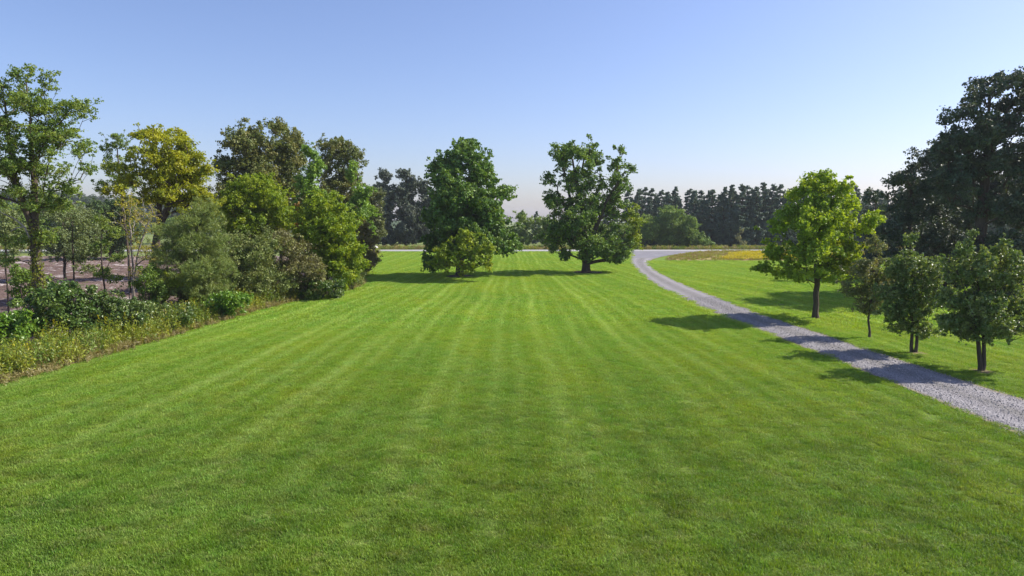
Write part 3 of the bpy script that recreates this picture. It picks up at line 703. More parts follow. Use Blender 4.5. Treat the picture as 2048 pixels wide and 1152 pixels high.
plant('oak_tree', 'olive', 'tallest brown-green oak of the left row', (-30.82, 80.00), [(0.95, 0, 17.42, 1.71, 1.16, 0), (-0.66, 0, 15.89, 2.1, 1.55, 0), (1.74, 0, 15.33, 1.97, 1.68, 0), (-2.37, 0, 13.62, 1.58, 1.81, 0), (0.22, 0, 13.33, 2.64, 1.94, 0), (2.5, 0, 12.47, 1.58, 1.82, 0), (-2.19, 0, 11.04, 1.72, 1.82, 0), (0.68, 0, 10.18, 3.05, 2.21, 0), (-0.88, 0, 7.58, 2.92, 2.22, 0), (2.02, 0, 7.0, 2.66, 2.61, 0)], cat='tree', group='tall oaks behind the left shrubs', r0=0.34)
plant('oak_tree', 'olive', 'narrower brown-green oak right of the tallest one on the left', (-28.33, 84.00), [(0.41, 0, 17.71, 1.38, 1.35, 0), (2.06, 0, 16.34, 1.52, 1.49, 0), (0.2, 0, 15.14, 1.94, 1.77, 0), (1.67, 0, 13.65, 2.22, 1.9, 0), (0.37, 0, 11.24, 2.5, 2.32, 0), (2.15, 0, 9.43, 2.23, 2.32, 0), (0.54, 0, 7.0, 2.79, 2.33, 0)], cat='tree', group='tall oaks behind the left shrubs', r0=0.3)
plant('vine_tree', 'vine', 'tree wrapped in bright green vines between two oaks on the left', (-22.94, 78.00), [(0.19, 0, 14.4, 1.16, 1.14, 0), (0.59, 0, 12.62, 1.54, 1.39, 0), (-0.19, 0, 10.94, 1.68, 1.65, 0), (0.73, 0, 9.54, 1.29, 1.65, 0), (-0.83, 0, 8.41, 1.29, 1.53, 0), (0.24, 0, 6.43, 1.95, 2.17, 0)], cat='tree', group=None, r0=0.24)
plant('oak_tree', 'olive', 'rounded brown-green oak at the right of the left row, lit on top', (-24.75, 98.00), [(-1.33, 0, 17.55, 1.93, 1.27, 0), (0.78, 0, 17.2, 1.93, 1.43, 0), (2.37, 0, 15.46, 1.61, 1.74, 0), (-0.69, 0, 14.76, 2.75, 2.06, 0), (1.38, 0, 12.65, 2.59, 2.39, 0), (-1.15, 0, 10.89, 2.43, 2.71, 0), (2.01, 0, 9.13, 2.44, 2.71, 0), (-0.18, 0, 7.0, 3.26, 2.88, 0)], cat='tree', group='tall oaks behind the left shrubs', r0=0.3)
plant('vine_tree', 'vine', 'slim tree hung with bright green vines at the right end of the left row', (-20.23, 90.00), [(-0.36, 0, 13.16, 1.04, 1.61, 0), (0.7, 0, 10.9, 1.34, 1.76, 0), (-0.2, 0, 8.63, 1.79, 1.91, 0), (1.29, 0, 7.98, 1.2, 1.61, 0), (0.4, 0, 6.02, 1.8, 1.91, 0)], cat='tree', group=None, r0=0.2)
plant('oak_tree', 'olive2', 'grey-green tree at the right end of the left row, in front of dark far trees', (-21.26, 105.00), [(0.51, 0, 10.42, 1.74, 2.22, 0), (0.16, 0, 7.76, 1.92, 2.23, 0), (-0.13, 0, 5.09, 2.27, 2.06, 0), (-0.93, 0, 3.56, 2.1, 1.2, 0)], cat='tree', group=None, r0=0.2)
plant('sumac_tree', 'bright', 'bright yellow-green tree below the tallest oak on the left', (-24.74, 66.00), [(-0.08, 0, 10.71, 1.85, 0.96, 0), (-1.8, 0, 9.62, 1.31, 1.07, 0), (1.32, 0, 9.86, 1.64, 1.18, 0), (-0.4, 0, 8.67, 2.52, 1.4, 0), (2.24, 0, 8.67, 1.42, 1.29, 0), (-2.13, 0, 7.48, 1.42, 1.4, 0), (0.5, 0, 7.0, 2.63, 1.51, 0), (2.91, 0, 7.24, 0.99, 1.18, 0), (-0.52, 0, 5.56, 2.53, 1.3, 0)], cat='tree', group=None, r0=0.2)
plant('sumac_tree', 'bright', 'bright yellow-green tree nearest the lawn on the left, with rounded top', (-17.67, 65.00), [(-0.47, 0, 8.88, 1.72, 0.95, 0), (-1.69, 0, 7.71, 1.4, 1.17, 0), (0.82, 0, 7.71, 1.83, 1.27, 0), (-0.3, 0, 6.53, 2.49, 1.49, 0), (2.07, 0, 6.29, 1.41, 1.59, 0), (-1.52, 0, 5.35, 1.73, 1.38, 0), (1.08, 0, 4.63, 2.49, 1.7, 0), (2.48, 0, 3.68, 1.41, 1.81, 0), (-0.4, 0, 2.97, 2.39, 1.6, 0), (1.96, 0, 2.01, 1.63, 1.39, 0)], cat='tree', group=None, r0=0.2)
plant('sumac_tree', 'rust', 'small rusty orange tree tip between the two bright yellow-green trees', (-21.95, 70.00), [(0.26, 0, 8.52, 0.46, 0.57, 0), (0.24, 0, 7.61, 0.52, 0.57, 0), (0.3, 0, 6.49, 0.7, 0.8, 0), (0.36, 0, 4.96, 1.05, 1.38, 0)], cat='tree', group=None, r0=0.08)
plant('shrub', 'grey', 'grey-olive shrub with fine leaves, right of the leaning pine', (-22.25, 57.00), [(-0.44, 0, 4.93, 1.71, 1.31, 0), (1.86, 0, 4.93, 1.43, 1.31, 0), (0.33, 0, 3.26, 2.29, 1.5, 0), (-0.97, 0, 2.0, 1.62, 1.31, 0), (1.96, 0, 2.0, 1.91, 1.41, 0), (0.45, 0, 0.73, 2.39, 1.13, 0)], cat='shrub', group=None, shrub=1)
plant('shrub', 'brown', 'brownish shrub with dusky purple foliage, below the rusty tip', (-18.76, 60.00), [(-1.68, 0, 5.25, 1.2, 0.88, 0), (-0.3, 0, 4.38, 1.3, 0.98, 0), (0.53, 0, 3.06, 1.71, 0.99, 0), (-1.03, 0, 2.4, 1.71, 1.28, 0), (1.62, 0, 2.62, 1.0, 0.89, 0), (0.03, 0, 1.07, 2.32, 1.19, 0)], cat='shrub', group=None, shrub=1)
plant('shrub', 'brown2', 'olive-brown shrub at the far right end of the left row', (-18.58, 86.00), [(0.0, 0, 6.06, 1.29, 1.26, 0), (0.6, 0, 4.5, 1.29, 1.41, 0), (-0.43, 0, 3.24, 1.58, 1.55, 0), (0.81, 0, 2.3, 1.01, 1.13, 0), (-0.1, 0, 1.22, 1.58, 1.27, 0)], cat='shrub', group=None, shrub=1)
plant('shrub', 'grey', 'rounded grey-green shrub at the lawn edge, touched by the maple shadow', (-16.12, 68.00), [(-0.06, 0, 1.63, 1.14, 0.78, 0), (0.53, 0, 1.13, 0.8, 0.67, 0), (-0.33, 0, 0.73, 1.37, 0.78, 0)], cat='shrub', group=None, shrub=1)
plant('shrub', 'deep', 'dark green shrub at the lawn edge below the bright trees', (-16.99, 60.00), [(0.03, 0, 1.2, 1.61, 0.89, 0), (-0.87, 0, 0.49, 1.21, 0.69, 0), (1.13, 0, 0.85, 1.11, 0.89, 0)], cat='shrub', group=None, shrub=1)
plant('shrub', 'bright', 'light green shrub at the lawn edge beside the rounded grey-green shrub', (-16.08, 62.00), [(0.39, 0, 1.01, 1.04, 0.72, 0), (-0.17, 0, 0.41, 1.15, 0.51, 0)], cat='shrub', group=None, shrub=1)
plant('shrub', 'deep', 'dark tangled shrub with black stems at the far left', (-25.21, 38.00), [(0.32, 0, 2.82, 1.4, 0.69, 0), (-0.84, 0, 2.12, 1.15, 0.75, 0), (1.11, 0, 1.97, 1.41, 0.82, 0), (-0.2, 0, 1.27, 1.41, 0.69, 0), (-1.52, 0, 2.54, 0.7, 0.56, 0), (1.75, 0, 0.98, 1.15, 0.63, 0)], cat='shrub', group=None, shrub=1)
plant('shrub', 'deep2', 'dark glossy shrub with pale berries, centre of the left thicket', (-23.12, 39.50), [(-0.45, 0, 2.36, 1.13, 0.78, 0), (0.69, 0, 1.78, 1.2, 0.85, 0), (-0.23, 0, 1.04, 1.33, 0.85, 0), (1.37, 0, 0.89, 0.93, 0.79, 0), (-1.19, 0, 2.07, 0.73, 0.59, 0)], cat='shrub', group=None, shrub=1)
plant('shrub', 'leafy', 'broad-leaved green shrub cut by the left edge of the picture', (-25.99, 35.00), [(0.26, 0, 1.85, 1.0, 0.64, 0), (-0.55, 0, 1.33, 1.0, 0.7, 0), (0.73, 0, 1.19, 0.77, 0.52, 0), (-1.37, 0, 0.8, 1.18, 0.87, 0)], cat='shrub', group=None, shrub=1)
plant('shrub', 'deep2', 'low dark shrub under the leaning pine', (-22.10, 43.00), [(-0.58, 0, 1.15, 1.16, 0.71, 0), (0.68, 0, 0.83, 1.09, 0.64, 0), (-0.3, 0, 0.41, 1.31, 0.57, 0), (1.48, 0, 0.93, 0.87, 0.57, 0)], cat='shrub', group=None, shrub=1)
plant('shrub', 'leafy', 'fresh green low shrub at the lawn edge right of the leaning pine', (-20.55, 48.00), [(-0.49, 0, 0.94, 1.05, 0.63, 0), (0.58, 0, 1.08, 1.05, 0.63, 0), (-0.16, 0, 0.37, 1.37, 0.56, 0), (1.3, 0, 1.36, 0.73, 0.48, 0)], cat='shrub', group=None, shrub=1)
plant('shrub', 'deep', 'dark shrub at the foot of the leaning pine and grey-olive shrub', (-23.58, 52.00), [(-0.34, 0, 0.9, 1.49, 0.77, 0), (1.2, 0, 1.2, 1.31, 0.69, 0), (0.4, 0, 0.32, 1.75, 0.6, 0)], cat='shrub', group=None, shrub=1)
plant('sapling_tree', 'willow2', 'feathery sapling left of the ivy-clad trunk', (-34.90, 47.00), [(0.36, 0, 7.34, 1.01, 0.61, 0), (0.99, 0, 6.49, 0.94, 0.61, 0), (-0.08, 0, 5.98, 1.02, 0.69, 0), (0.72, 0, 5.12, 1.02, 0.54, 0), (-0.38, 0, 4.26, 0.86, 0.54, 0)], cat='tree', group=None, r0=0.06)
plant('sapling_tree', 'willow2', 'feathery sapling just right of the ivy-clad trunk', (-32.29, 50.00), [(0.09, 0, 7.18, 0.91, 0.73, 0), (0.96, 0, 6.46, 1.0, 0.82, 0), (-0.18, 0, 5.73, 1.0, 0.65, 0), (1.24, 0, 5.18, 0.92, 0.74, 0), (0.27, 0, 4.27, 1.0, 0.57, 0), (1.31, 0, 3.35, 0.67, 0.49, 0)], cat='tree', group=None, r0=0.06)
plant('sapling_tree', 'airy', 'leafy sapling between the feathery sapling and the pale bare stems', (-28.71, 48.00), [(0.06, 0, 7.0, 0.7, 0.63, 0), (0.71, 0, 6.13, 0.77, 0.63, 0), (-0.22, 0, 5.25, 0.84, 0.63, 0), (0.78, 0, 4.37, 0.77, 0.56, 0), (-0.16, 0, 3.32, 0.92, 0.56, 0), (0.87, 0, 2.79, 0.71, 0.49, 0)], cat='tree', group=None, r0=0.06)
plant('shrub', 'mid2', 'fresh green bush rising behind the dark thicket at far left', (-31.40, 44.00), [(0.07, 0, 3.3, 0.96, 0.65, 0), (0.84, 0, 2.81, 0.89, 0.65, 0), (-0.64, 0, 2.49, 0.96, 0.65, 0), (0.13, 0, 1.83, 1.26, 0.65, 0)], cat='shrub', group=None, shrub=1)
plant('shrub', 'mid2', 'green bush between the pale bare stems and the leaning pine', (-25.17, 47.00), [(0.18, 0, 3.39, 0.79, 0.77, 0), (-0.39, 0, 2.53, 0.95, 0.77, 0), (0.63, 0, 2.18, 0.95, 0.78, 0), (-0.1, 0, 1.31, 1.34, 0.7, 0)], cat='shrub', group=None, shrub=1)
plant('willow_tree', 'willow', 'feathery grey-green tree with a thin stem in front of the brown field', (-51.28, 78.00), [(0.53, 0, 8.13, 1.94, 1.27, 0), (1.88, 0, 7.0, 2.2, 1.53, 0), (2.89, 0, 5.02, 1.82, 1.79, 0), (0.9, 0, 5.02, 2.21, 1.66, 0), (2.21, 0, 3.31, 1.69, 0.9, 0), (-0.34, 0, 3.59, 1.17, 1.02, 0)], cat='tree', group=None, r0=0.14)
plant('field_tree', 'deepfar', 'dark green tree behind the brown field, left of the pale bare stems', (-69.38, 118.00), [(-0.07, 0, 9.14, 2.74, 1.92, 0), (2.46, 0, 8.28, 2.55, 2.12, 0), (-1.91, 0, 7.0, 2.35, 1.93, 0), (-0.27, 0, 5.71, 3.34, 2.31, 0), (2.22, 0, 4.0, 3.15, 2.12, 0), (-1.31, 0, 2.71, 3.35, 1.55, 0)], cat='tree', group=None, r0=0.22)
plant('field_tree', 'mid', 'mid green tree at the far left beyond the brown field', (-102.44, 140.00), [(0.11, 0, 8.52, 3.72, 2.05, 0), (2.85, 0, 7.0, 3.26, 2.06, 0), (-1.65, 0, 5.48, 3.73, 2.29, 0), (1.78, 0, 3.44, 3.96, 1.83, 0), (4.41, 0, 4.46, 2.33, 1.83, 0)], cat='tree', group=None, r0=0.22)
plant('field_tree', 'deepfar', 'dark tree at the far left just right of the ivy-clad trunk', (-101.49, 150.00), [(0.14, 0, 10.26, 2.49, 1.95, 0), (2.18, 0, 8.09, 2.99, 2.45, 0), (-0.7, 0, 5.91, 3.49, 2.94, 0), (1.27, 0, 2.64, 3.75, 2.21, 0)], cat='tree', group=None, r0=0.25)
plant('roadside_tree', 'far', 'dark grey-green roadside tree, left of three, just past the left row', (-31.97, 172.00), [(0.58, 0, 17.91, 1.99, 1.95, 0), (-0.36, 0, 14.45, 2.85, 2.8, 0), (1.46, 0, 11.35, 2.85, 3.08, 0), (-0.49, 0, 7.62, 3.71, 3.65, 0), (0.31, 0, 3.25, 4.01, 3.1, 0)], cat='tree', group='dark trees beyond the road left of the maples', r0=0.3)
plant('roadside_tree', 'far', 'dark grey-green roadside tree, middle of three, left of the dense maple', (-26.84, 173.00), [(0.03, 0, 18.47, 2.14, 1.96, 0), (1.5, 0, 15.74, 2.57, 2.53, 0), (-0.69, 0, 12.63, 3.44, 3.1, 0), (0.88, 0, 8.25, 4.02, 3.67, 0), (0.05, 0, 3.48, 4.32, 3.4, 0)], cat='tree', group='dark trees beyond the road left of the maples', r0=0.3)
plant('roadside_tree', 'far', 'dark grey-green roadside tree, right of three, partly behind the dense maple', (-21.90, 175.00), [(-0.19, 0, 15.21, 2.17, 2.27, 0), (0.52, 0, 11.43, 2.9, 3.13, 0), (-0.93, 0, 7.63, 3.49, 3.71, 0), (0.3, 0, 3.18, 4.08, 3.15, 0)], cat='tree', group='dark trees beyond the road left of the maples', r0=0.3)
plant('roadside_bush', 'mid', 'light green bushy tree seen between the two maples, near the dense maple', (2.64, 172.00), [(-0.39, 0, 8.0, 1.75, 1.5, 0), (1.24, 0, 6.38, 2.01, 1.76, 0), (-0.63, 0, 4.25, 2.76, 2.01, 0), (0.63, 0, 2.0, 3.02, 1.51, 0)], cat='tree', group='bushes beyond the road', r0=0.16)
plant('roadside_bush', 'mid', 'light green bushy tree seen between the two maples, near the airy maple', (8.56, 172.00), [(-0.53, 0, 6.63, 2.51, 1.38, 0), (1.6, 0, 5.75, 2.01, 1.76, 0), (-0.9, 0, 3.88, 3.01, 2.01, 0), (1.0, 0, 2.0, 3.02, 1.51, 0)], cat='tree', group='bushes beyond the road', r0=0.16)
plant('roadside_bush', 'bright2', 'large rounded pale green bushy tree beyond the road junction', (40.17, 171.00), [(-0.82, 0, 8.49, 3.24, 1.99, 0), (-3.26, 0, 6.01, 2.99, 2.24, 0), (1.97, 0, 6.38, 3.24, 2.24, 0), (-0.47, 0, 4.27, 4.74, 2.5, 0), (-3.43, 0, 2.27, 3.0, 1.75, 0), (3.31, 0, 2.65, 3.25, 2.0, 0)], cat='tree', group='bushes beyond the road', r0=0.2)
plant('roadside_bush', 'bright2', 'small upright green bush right of the large rounded one', (46.26, 169.00), [(-0.77, 0, 5.53, 0.99, 1.23, 0), (-0.83, 0, 3.32, 1.48, 1.48, 0), (0.69, 0, 1.84, 1.98, 1.24, 0), (2.69, 0, 1.1, 1.24, 0.74, 0)], cat='tree', group='bushes beyond the road', r0=0.1)
plant('roadside_bush', 'pale', 'small pale shrub standing alone against the dark pines', (57.06, 171.00), [(0.23, 0, 4.27, 0.75, 0.87, 0), (-0.34, 0, 2.65, 1.0, 1.12, 0), (0.46, 0, 1.15, 1.25, 0.88, 0)], cat='tree', group='bushes beyond the road', r0=0.06)
plant('roadside_bush', 'mid', 'green bushy tree hidden mostly behind the airy maple', (15.95, 173.00), [(-0.06, 0, 7.0, 3.03, 1.77, 0), (-0.04, 0, 3.86, 4.29, 2.53, 0), (5.01, 0, 4.49, 3.28, 2.78, 0)], cat='tree', group='bushes beyond the road', r0=0.16)
plant('roadside_bush', 'mid', 'green bushy tree half behind the sunlit yellow side of the airy maple', (35.14, 174.00), [(-1.38, 0, 5.74, 2.03, 2.03, 0), (-1.97, 0, 2.95, 2.54, 2.29, 0), (-7.7, 0, 3.84, 3.05, 2.54, 0)], cat='tree', group='bushes beyond the road', r0=0.16)

# ------------------------------------------------------------------ far woods: shared meshes, one object per tree
def copy_tree(root, loc, rotz, sc):
    r = root.copy(); COL.objects.link(r)
    r.location = loc; r.rotation_euler = (0, 0, rotz); r.scale = sc
    for ch in list(root.children):
        c = ch.copy(); COL.objects.link(c); c.parent = r
    return r

def pine_proto(seed, h):
    rng = np.random.default_rng(seed)
    root = bpy.data.objects.new('pine_tree', None); COL.objects.link(root)
    tag(root, 'dark pine standing in the dense wood beyond the road', 'tree', 'pines of the far wood')
    k = dict(L=.42, rc=.62, n=90, flat=.55, pal=pal((.080, .128, .098), (.105, .160, .110), (.145, .200, .118)))
    C = []
    z = h * .05
    while z < h * .985:
        f = (z / h - .05) / .95
        Rr = (h * .20) * (1 - f) ** .75 * (.6 + .4 * min(1, f * 4)) + .10
        m_ = max(2, int(4 + 5 * (1 - f)))
        for q in range(m_):
            a_ = rng.uniform(0, 2 * math.pi); rr = Rr * rng.uniform(.45, 1.12)
            C.append((rr * math.cos(a_), rr * math.sin(a_), z + rng.normal(0, .25) + .1 * rr, 0, 1.1 - .55 * f))
        z += h * .042
    C.append((0, 0, h * .985, 0, .35)); C.append((0, 0, h * .955, 0, .4))
    C = np.array(C)
    ST = [[(0, 0, -.3), (.05, .05, h * .5), (0, 0, h * .98)]]
    P, par, rad = skeleton(rng, ST, C[:, :3], .2, .02, .15, up=-.1)
    link('trunk', tube_mesh('trunk', P, par, rad, 6), root, BARK['grey'])
    V, Q, col = foliage(rng, C, k)
    link('crown', mesh_np('crown', V, Q, col=col), root, leafmat_for('dark2'))
    return root

def broad_proto(seed, h, w, kind, name, label, group):
    rng = np.random.default_rng(seed)
    lobes = []
    for q in range(9):
        z = rng.uniform(.28, .86) * h
        f = 1 - abs(z / h - .5) * 1.1
        a_ = rng.uniform(-1, 1)
        lobes.append((a_ * w * .30 * f, rng.uniform(-1, 1) * w * .3 * f + .01, z, w * .24, h * .14, 0))
    return plant(name, kind, label, (0, 0), lobes, group=group, r0=.25)

rng = random.Random(5)
PL = [pine_proto(300 + i, 15.5) for i in range(4)]
spots = []
def row(x0, x1, y, step, hs, jit=1.0):
    x = x0
    while x < x1:
        spots.append((x + rng.uniform(-.6, .6), y + rng.uniform(-2.5, 2.5) * jit, hs * rng.uniform(.86, 1.06)))
        x += step * rng.uniform(.8, 1.25)
row(34, 150, 186, 2.7, .93)
row(36, 150, 193, 3.2, 1.0)
row(30, 150, 204, 4.2, 1.05)
for x in (56.5, 58.2, 60.5, 62.4, 64.6, 67.0, 69.5, 71.5): spots.append((x, 182 + rng.uniform(-2, 2), rng.uniform(1.0, 1.13)))
row(-60, 34, 200, 9.0, .62)
for i, (x, y, s) in enumerate(spots):
    loc = (x, y, -.03); sc = (s * rng.uniform(.95, 1.2), s * rng.uniform(.95, 1.2), s)
    if i < 4:
        PL[i].location = loc; PL[i].rotation_euler = (0, 0, rng.uniform(0, 6.28)); PL[i].scale = sc
    else:
        copy_tree(PL[i % 4], loc, rng.uniform(0, 6.28), sc)

FL = 'rounded tree on the hazy wooded ridge at the far left'
FG = 'trees of the far left ridge'
BP = [broad_proto(400 + i, 13, 11, kd, 'ridge_tree', FL, FG) for i, kd in enumerate(('far', 'deepfar', 'deepfar'))]
# wooded ridge on the left horizon
rx_ = np.linspace(-700, 60, 90); ry_ = np.linspace(330, 900, 40)
Xg, Yg = np.meshgrid(rx_, ry_)
def ridge_z(X, Y):
    a = np.clip((Y - 330) / 170, 0, 1); a = a * a * (3 - 2 * a)
    b = np.clip((-X - 20) / 180, 0, 1); b = b * b * (3 - 2 * b)
    return -.06 + a * b * (13 + 4 * np.sin(X * .013) + 2.5 * np.sin(X * .04 + Y * .02))
hm = NT('ridge_ground')
p = hm.pos()
hm.base(hm.mix(hm.ramp(hm.noise(p, .05, 5), .35, .65), (.035, .06, .02), (.07, .10, .03)))
i = np.arange(39)[:, None] * 90 + np.arange(89)[None]
Q = np.stack([i, i + 1, i + 91, i + 90], -1).reshape(-1, 4)
tag(link('hills', mesh_np('hills', np.stack([Xg, Yg, ridge_z(Xg, Yg)], -1).reshape(-1, 3), Q, smooth=True), mat=hm.m), kind='structure')
n = 0
for ry0 in (385, 440, 500, 560):
    x = -.80 * ry0
    while x < -.30 * ry0:
        y = ry0 + rng.uniform(-14, 14)
        s = rng.uniform(.8, 1.15)
        loc = (x, y, float(ridge_z(np.array(x), np.array(y))) - .1)
        if n < 3:
            BP[n].location = loc; BP[n].scale = (s, s, s)
        else:
            copy_tree(BP[rng.choice((0, 0, 1, 2, 2))], loc, rng.uniform(0, 6.28), (s * 1.2, s * 1.2, s))
        n += 1
        x += rng.uniform(6, 11)
FL2 = 'green tree in the hedgerow beyond the brown field'
HP = [broad_proto(420 + i, 9.0, 9, kd, 'hedgerow_tree', FL2, 'hedgerow trees beyond the brown field') for i, kd in enumerate(('mid', 'deepfar'))]
n = 0
x = -190
while x < -62:
    y = 205 + rng.uniform(-18, 18); s = rng.uniform(.65, 1.15)
    if n < 2:
        HP[n].location = (x, y, 0); HP[n].scale = (s, s, s)
    else:
        copy_tree(HP[rng.randrange(2)], (x, y, 0), rng.uniform(0, 6.28), (s * 1.15, s * 1.15, s))
    n += 1; x += rng.uniform(5, 9)

# ------------------------------------------------------------------ stuff scattered with geometry nodes
def scatter(name, mesh, clumps, density, smin, smax, label, cat, tilt=.12, seed=1, zs=(.8, 1.2)):
    """one object: patches of ground cover on a sheet"""
    coll = bpy.data.collections.new(name + '_patches')
    for i, me in enumerate(clumps):
        o = bpy.data.objects.new(name + '_patch', me)
        coll.objects.link(o)
    ng = bpy.data.node_groups.new(name, 'GeometryNodeTree')
    ng.interface.new_socket('Geometry', in_out='INPUT', socket_type='NodeSocketGeometry')
    ng.interface.new_socket('Geometry', in_out='OUTPUT', socket_type='NodeSocketGeometry')
    N = ng.nodes.new; Lk = ng.links.new
    gi = N('NodeGroupInput'); go = N('NodeGroupOutput')
    dp = N('GeometryNodeDistributePointsOnFaces'); dp.inputs['Density'].default_value = density; dp.inputs['Seed'].default_value = seed
    ci = N('GeometryNodeCollectionInfo'); ci.inputs['Collection'].default_value = coll
    ci.inputs['Separate Children'].default_value = True; ci.inputs['Reset Children'].default_value = True
    ip = N('GeometryNodeInstanceOnPoints'); ip.inputs['Pick Instance'].default_value = True
    rr = N('FunctionNodeRandomValue'); rr.data_type = 'FLOAT_VECTOR'
    rr.inputs[0].default_value = (-tilt, -tilt, 0); rr.inputs[1].default_value = (tilt, tilt, 6.283)
    rs = N('FunctionNodeRandomValue'); rs.data_type = 'FLOAT_VECTOR'
    rs.inputs[0].default_value = (smin, smin, smin * zs[0]); rs.inputs[1].default_value = (smax, smax, smax * zs[1])
    Lk(gi.outputs[0], dp.inputs['Mesh']); Lk(dp.outputs['Points'], ip.inputs['Points'])
    Lk(ci.outputs[0], ip.inputs['Instance'])
    e2r = N('FunctionNodeEulerToRotation'); Lk(rr.outputs[0], e2r.inputs[0]); Lk(e2r.outputs[0], ip.inputs['Rotation'])
    Lk(rs.outputs[0], ip.inputs['Scale'])
    Lk(ip.outputs[0], go.inputs[0])
    o = link(name, mesh)
    md = o.modifiers.new('scatter', 'NODES'); md.node_group = ng
    return tag(o, label, cat, kind='stuff')

def blade_patch(seed, size, n, h, w, mat, dry=.04):
    rng = np.random.default_rng(seed)
    b = np.column_stack([rng.uniform(-size, size, n), rng.uniform(-size, size, n), np.full(n, -.01)])
    b[:, :2] += rng.normal(0, size * .12, (n, 2))
    a_ = rng.uniform(0, 2 * math.pi, n)
    d = np.column_stack([np.cos(a_), np.sin(a_), np.zeros(n)]); s = np.column_stack([-np.sin(a_), np.cos(a_), np.zeros(n)])
    H = h * rng.uniform(.55, 1.15, n)[:, None]; W = w * rng.uniform(.7, 1.2, n)[:, None]
    ln = rng.uniform(.15, .95, n)[:, None]
    up = np.array([0, 0, 1.0])
    m0 = b + up * H * .55 + d * H * ln * .3
    tp = b + up * H * (1 - .25 * ln) + d * H * ln
    V = np.stack([b - s * W * .5, b + s * W * .5, m0 + s * W * .42, m0 - s * W * .42, tp], 1).reshape(-1, 3)
    i = np.arange(n) * 5
    Q = np.stack([i, i + 1, i + 2, i + 3], 1); Tt = np.stack([i + 3, i + 2, i + 4], 1)
    c = np.column_stack([rng.uniform(0, .7, n), (rng.uniform(0, 1, n) < dry) * .7, np.zeros(n)])
    me = mesh_np('grass_patch', V, Q, Tt, col=np.concatenate([c, c]))
    me.materials.append(mat)
    return me

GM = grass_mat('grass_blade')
near = [blade_patch(10 + i, .24, 230, .070, .012, GM) for i in range(5)]
midp = [blade_patch(20 + i, .55, 260, .080, .032, GM) for i in range(5)]
hl = lambda y: interp(HEDGE, y) - .25
dl = lambda y: interp(DRL, y) + .05
dr = lambda y: interp(DRR, y) - .05
nl = lambda y: max(hl(y), -y * .80 - 4)
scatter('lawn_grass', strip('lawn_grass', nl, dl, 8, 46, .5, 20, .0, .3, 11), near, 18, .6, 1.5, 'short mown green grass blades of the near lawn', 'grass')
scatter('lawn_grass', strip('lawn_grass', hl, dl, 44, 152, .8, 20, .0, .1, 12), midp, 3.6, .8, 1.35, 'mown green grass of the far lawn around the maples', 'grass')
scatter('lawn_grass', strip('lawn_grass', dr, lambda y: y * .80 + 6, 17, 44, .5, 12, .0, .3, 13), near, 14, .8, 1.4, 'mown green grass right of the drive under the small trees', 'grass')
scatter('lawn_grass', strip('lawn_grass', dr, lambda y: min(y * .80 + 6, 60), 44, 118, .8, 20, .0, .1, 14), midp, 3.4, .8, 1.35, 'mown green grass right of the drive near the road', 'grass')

# weeds along the shrubs, dry verge grass, bank grass
def weed_patch(seed, n, h, w, L, palette, stalk=True, flower=None, spread=.3):
    rng = np.random.default_rng(seed)
    Vs = []; Qs = []; cs = []; nv = 0
    for q in range(n):
        bx_, by_ = rng.normal(0, spread, 2)
        hh = h * rng.uniform(.55, 1.1); a_ = rng.uniform(0, 6.28); ln = rng.uniform(0, .3) * hh
        m_ = int(10 + 8 * hh / max(h, .1))
        f = rng.uniform(.12, 1, m_)
        Pn = np.column_stack([bx_ + math.cos(a_) * ln * f ** 2, by_ + math.sin(a_) * ln * f ** 2, f * hh]) + rng.normal(0, .05 * h + .01, (m_, 3))
        N_ = unit(rng.normal(0, .7, (m_, 3)) + np.array([0, 0, .6]))
        Ls = L * rng.uniform(.6, 1.2, m_)
        V_, Q_ = leaves_np(Pn, N_, Ls, Ls * w, rng, -.6)
        Vs.append(V_); Qs.append(Q_ + nv); nv += len(V_)
        c_ = palette_cols(palette, np.full(m_, rng.uniform(0, 1)), rng.uniform(0, 1, m_), rng)
        if flower is not None and rng.uniform() < .35:
            c_[f > .82] = flower
        cs.append(c_)
        if stalk:
            s0 = np.array([[bx_ - .006, by_, 0], [bx_ + .006, by_, 0], [bx_ + math.cos(a_) * ln + .003, by_ + math.sin(a_) * ln, hh], [bx_ + math.cos(a_) * ln - .003, by_ + math.sin(a_) * ln, hh]])
            Vs.append(s0); Qs.append(np.array([[0, 1, 2, 3]]) + nv); nv += 4
            cs.append(np.array([[.20, .17, .07]]))
    me = mesh_np('weed_patch', np.concatenate(Vs), np.concatenate(Qs), col=np.concatenate(cs))
    me.materials.append(leafmat_for('leafy'))
    return me

WG = pal((.09, .17, .02), (.15, .23, .025), (.24, .29, .05))
WY = pal((.20, .27, .022), (.29, .34, .032), (.37, .39, .06))
WD = pal((.25, .22, .08), (.33, .28, .12), (.24, .25, .08))
weeds = [weed_patch(1, 18, 1.0, .34, .17, WG), weed_patch(2, 18, 1.1, .3, .16, WY, flower=(.50, .44, .02)), weed_patch(3, 14, .6, .24, .17, WD), weed_patch(4, 18, .8, .42, .16, WG), weed_patch(5, 18, .9, .3, .16, WY)]
scatter('tall_weeds', strip('tall_weeds', lambda y: interp(HEDGE, y) - 3.6, lambda y: interp(HEDGE, y) - .35, 22, 66, .6, 8, .02, .25, 21), weeds, 4.6, .7, 1.3, 'tall yellow-green weeds along the left lawn edge', 'weeds')
scatter('tall_weeds', strip('tall_weeds', lambda y: interp(HEDGE, y) - 2.2, lambda y: interp(HEDGE, y) - .3, 66, 148, 1, 6, .02, .3, 22), weeds, 1.0, .7, 1.2, 'low weeds along the far left lawn edge', 'weeds')
fringe = [weed_patch(31 + i, 10, .28, .16, .17, WD, stalk=False, spread=.2) for i in range(3)]
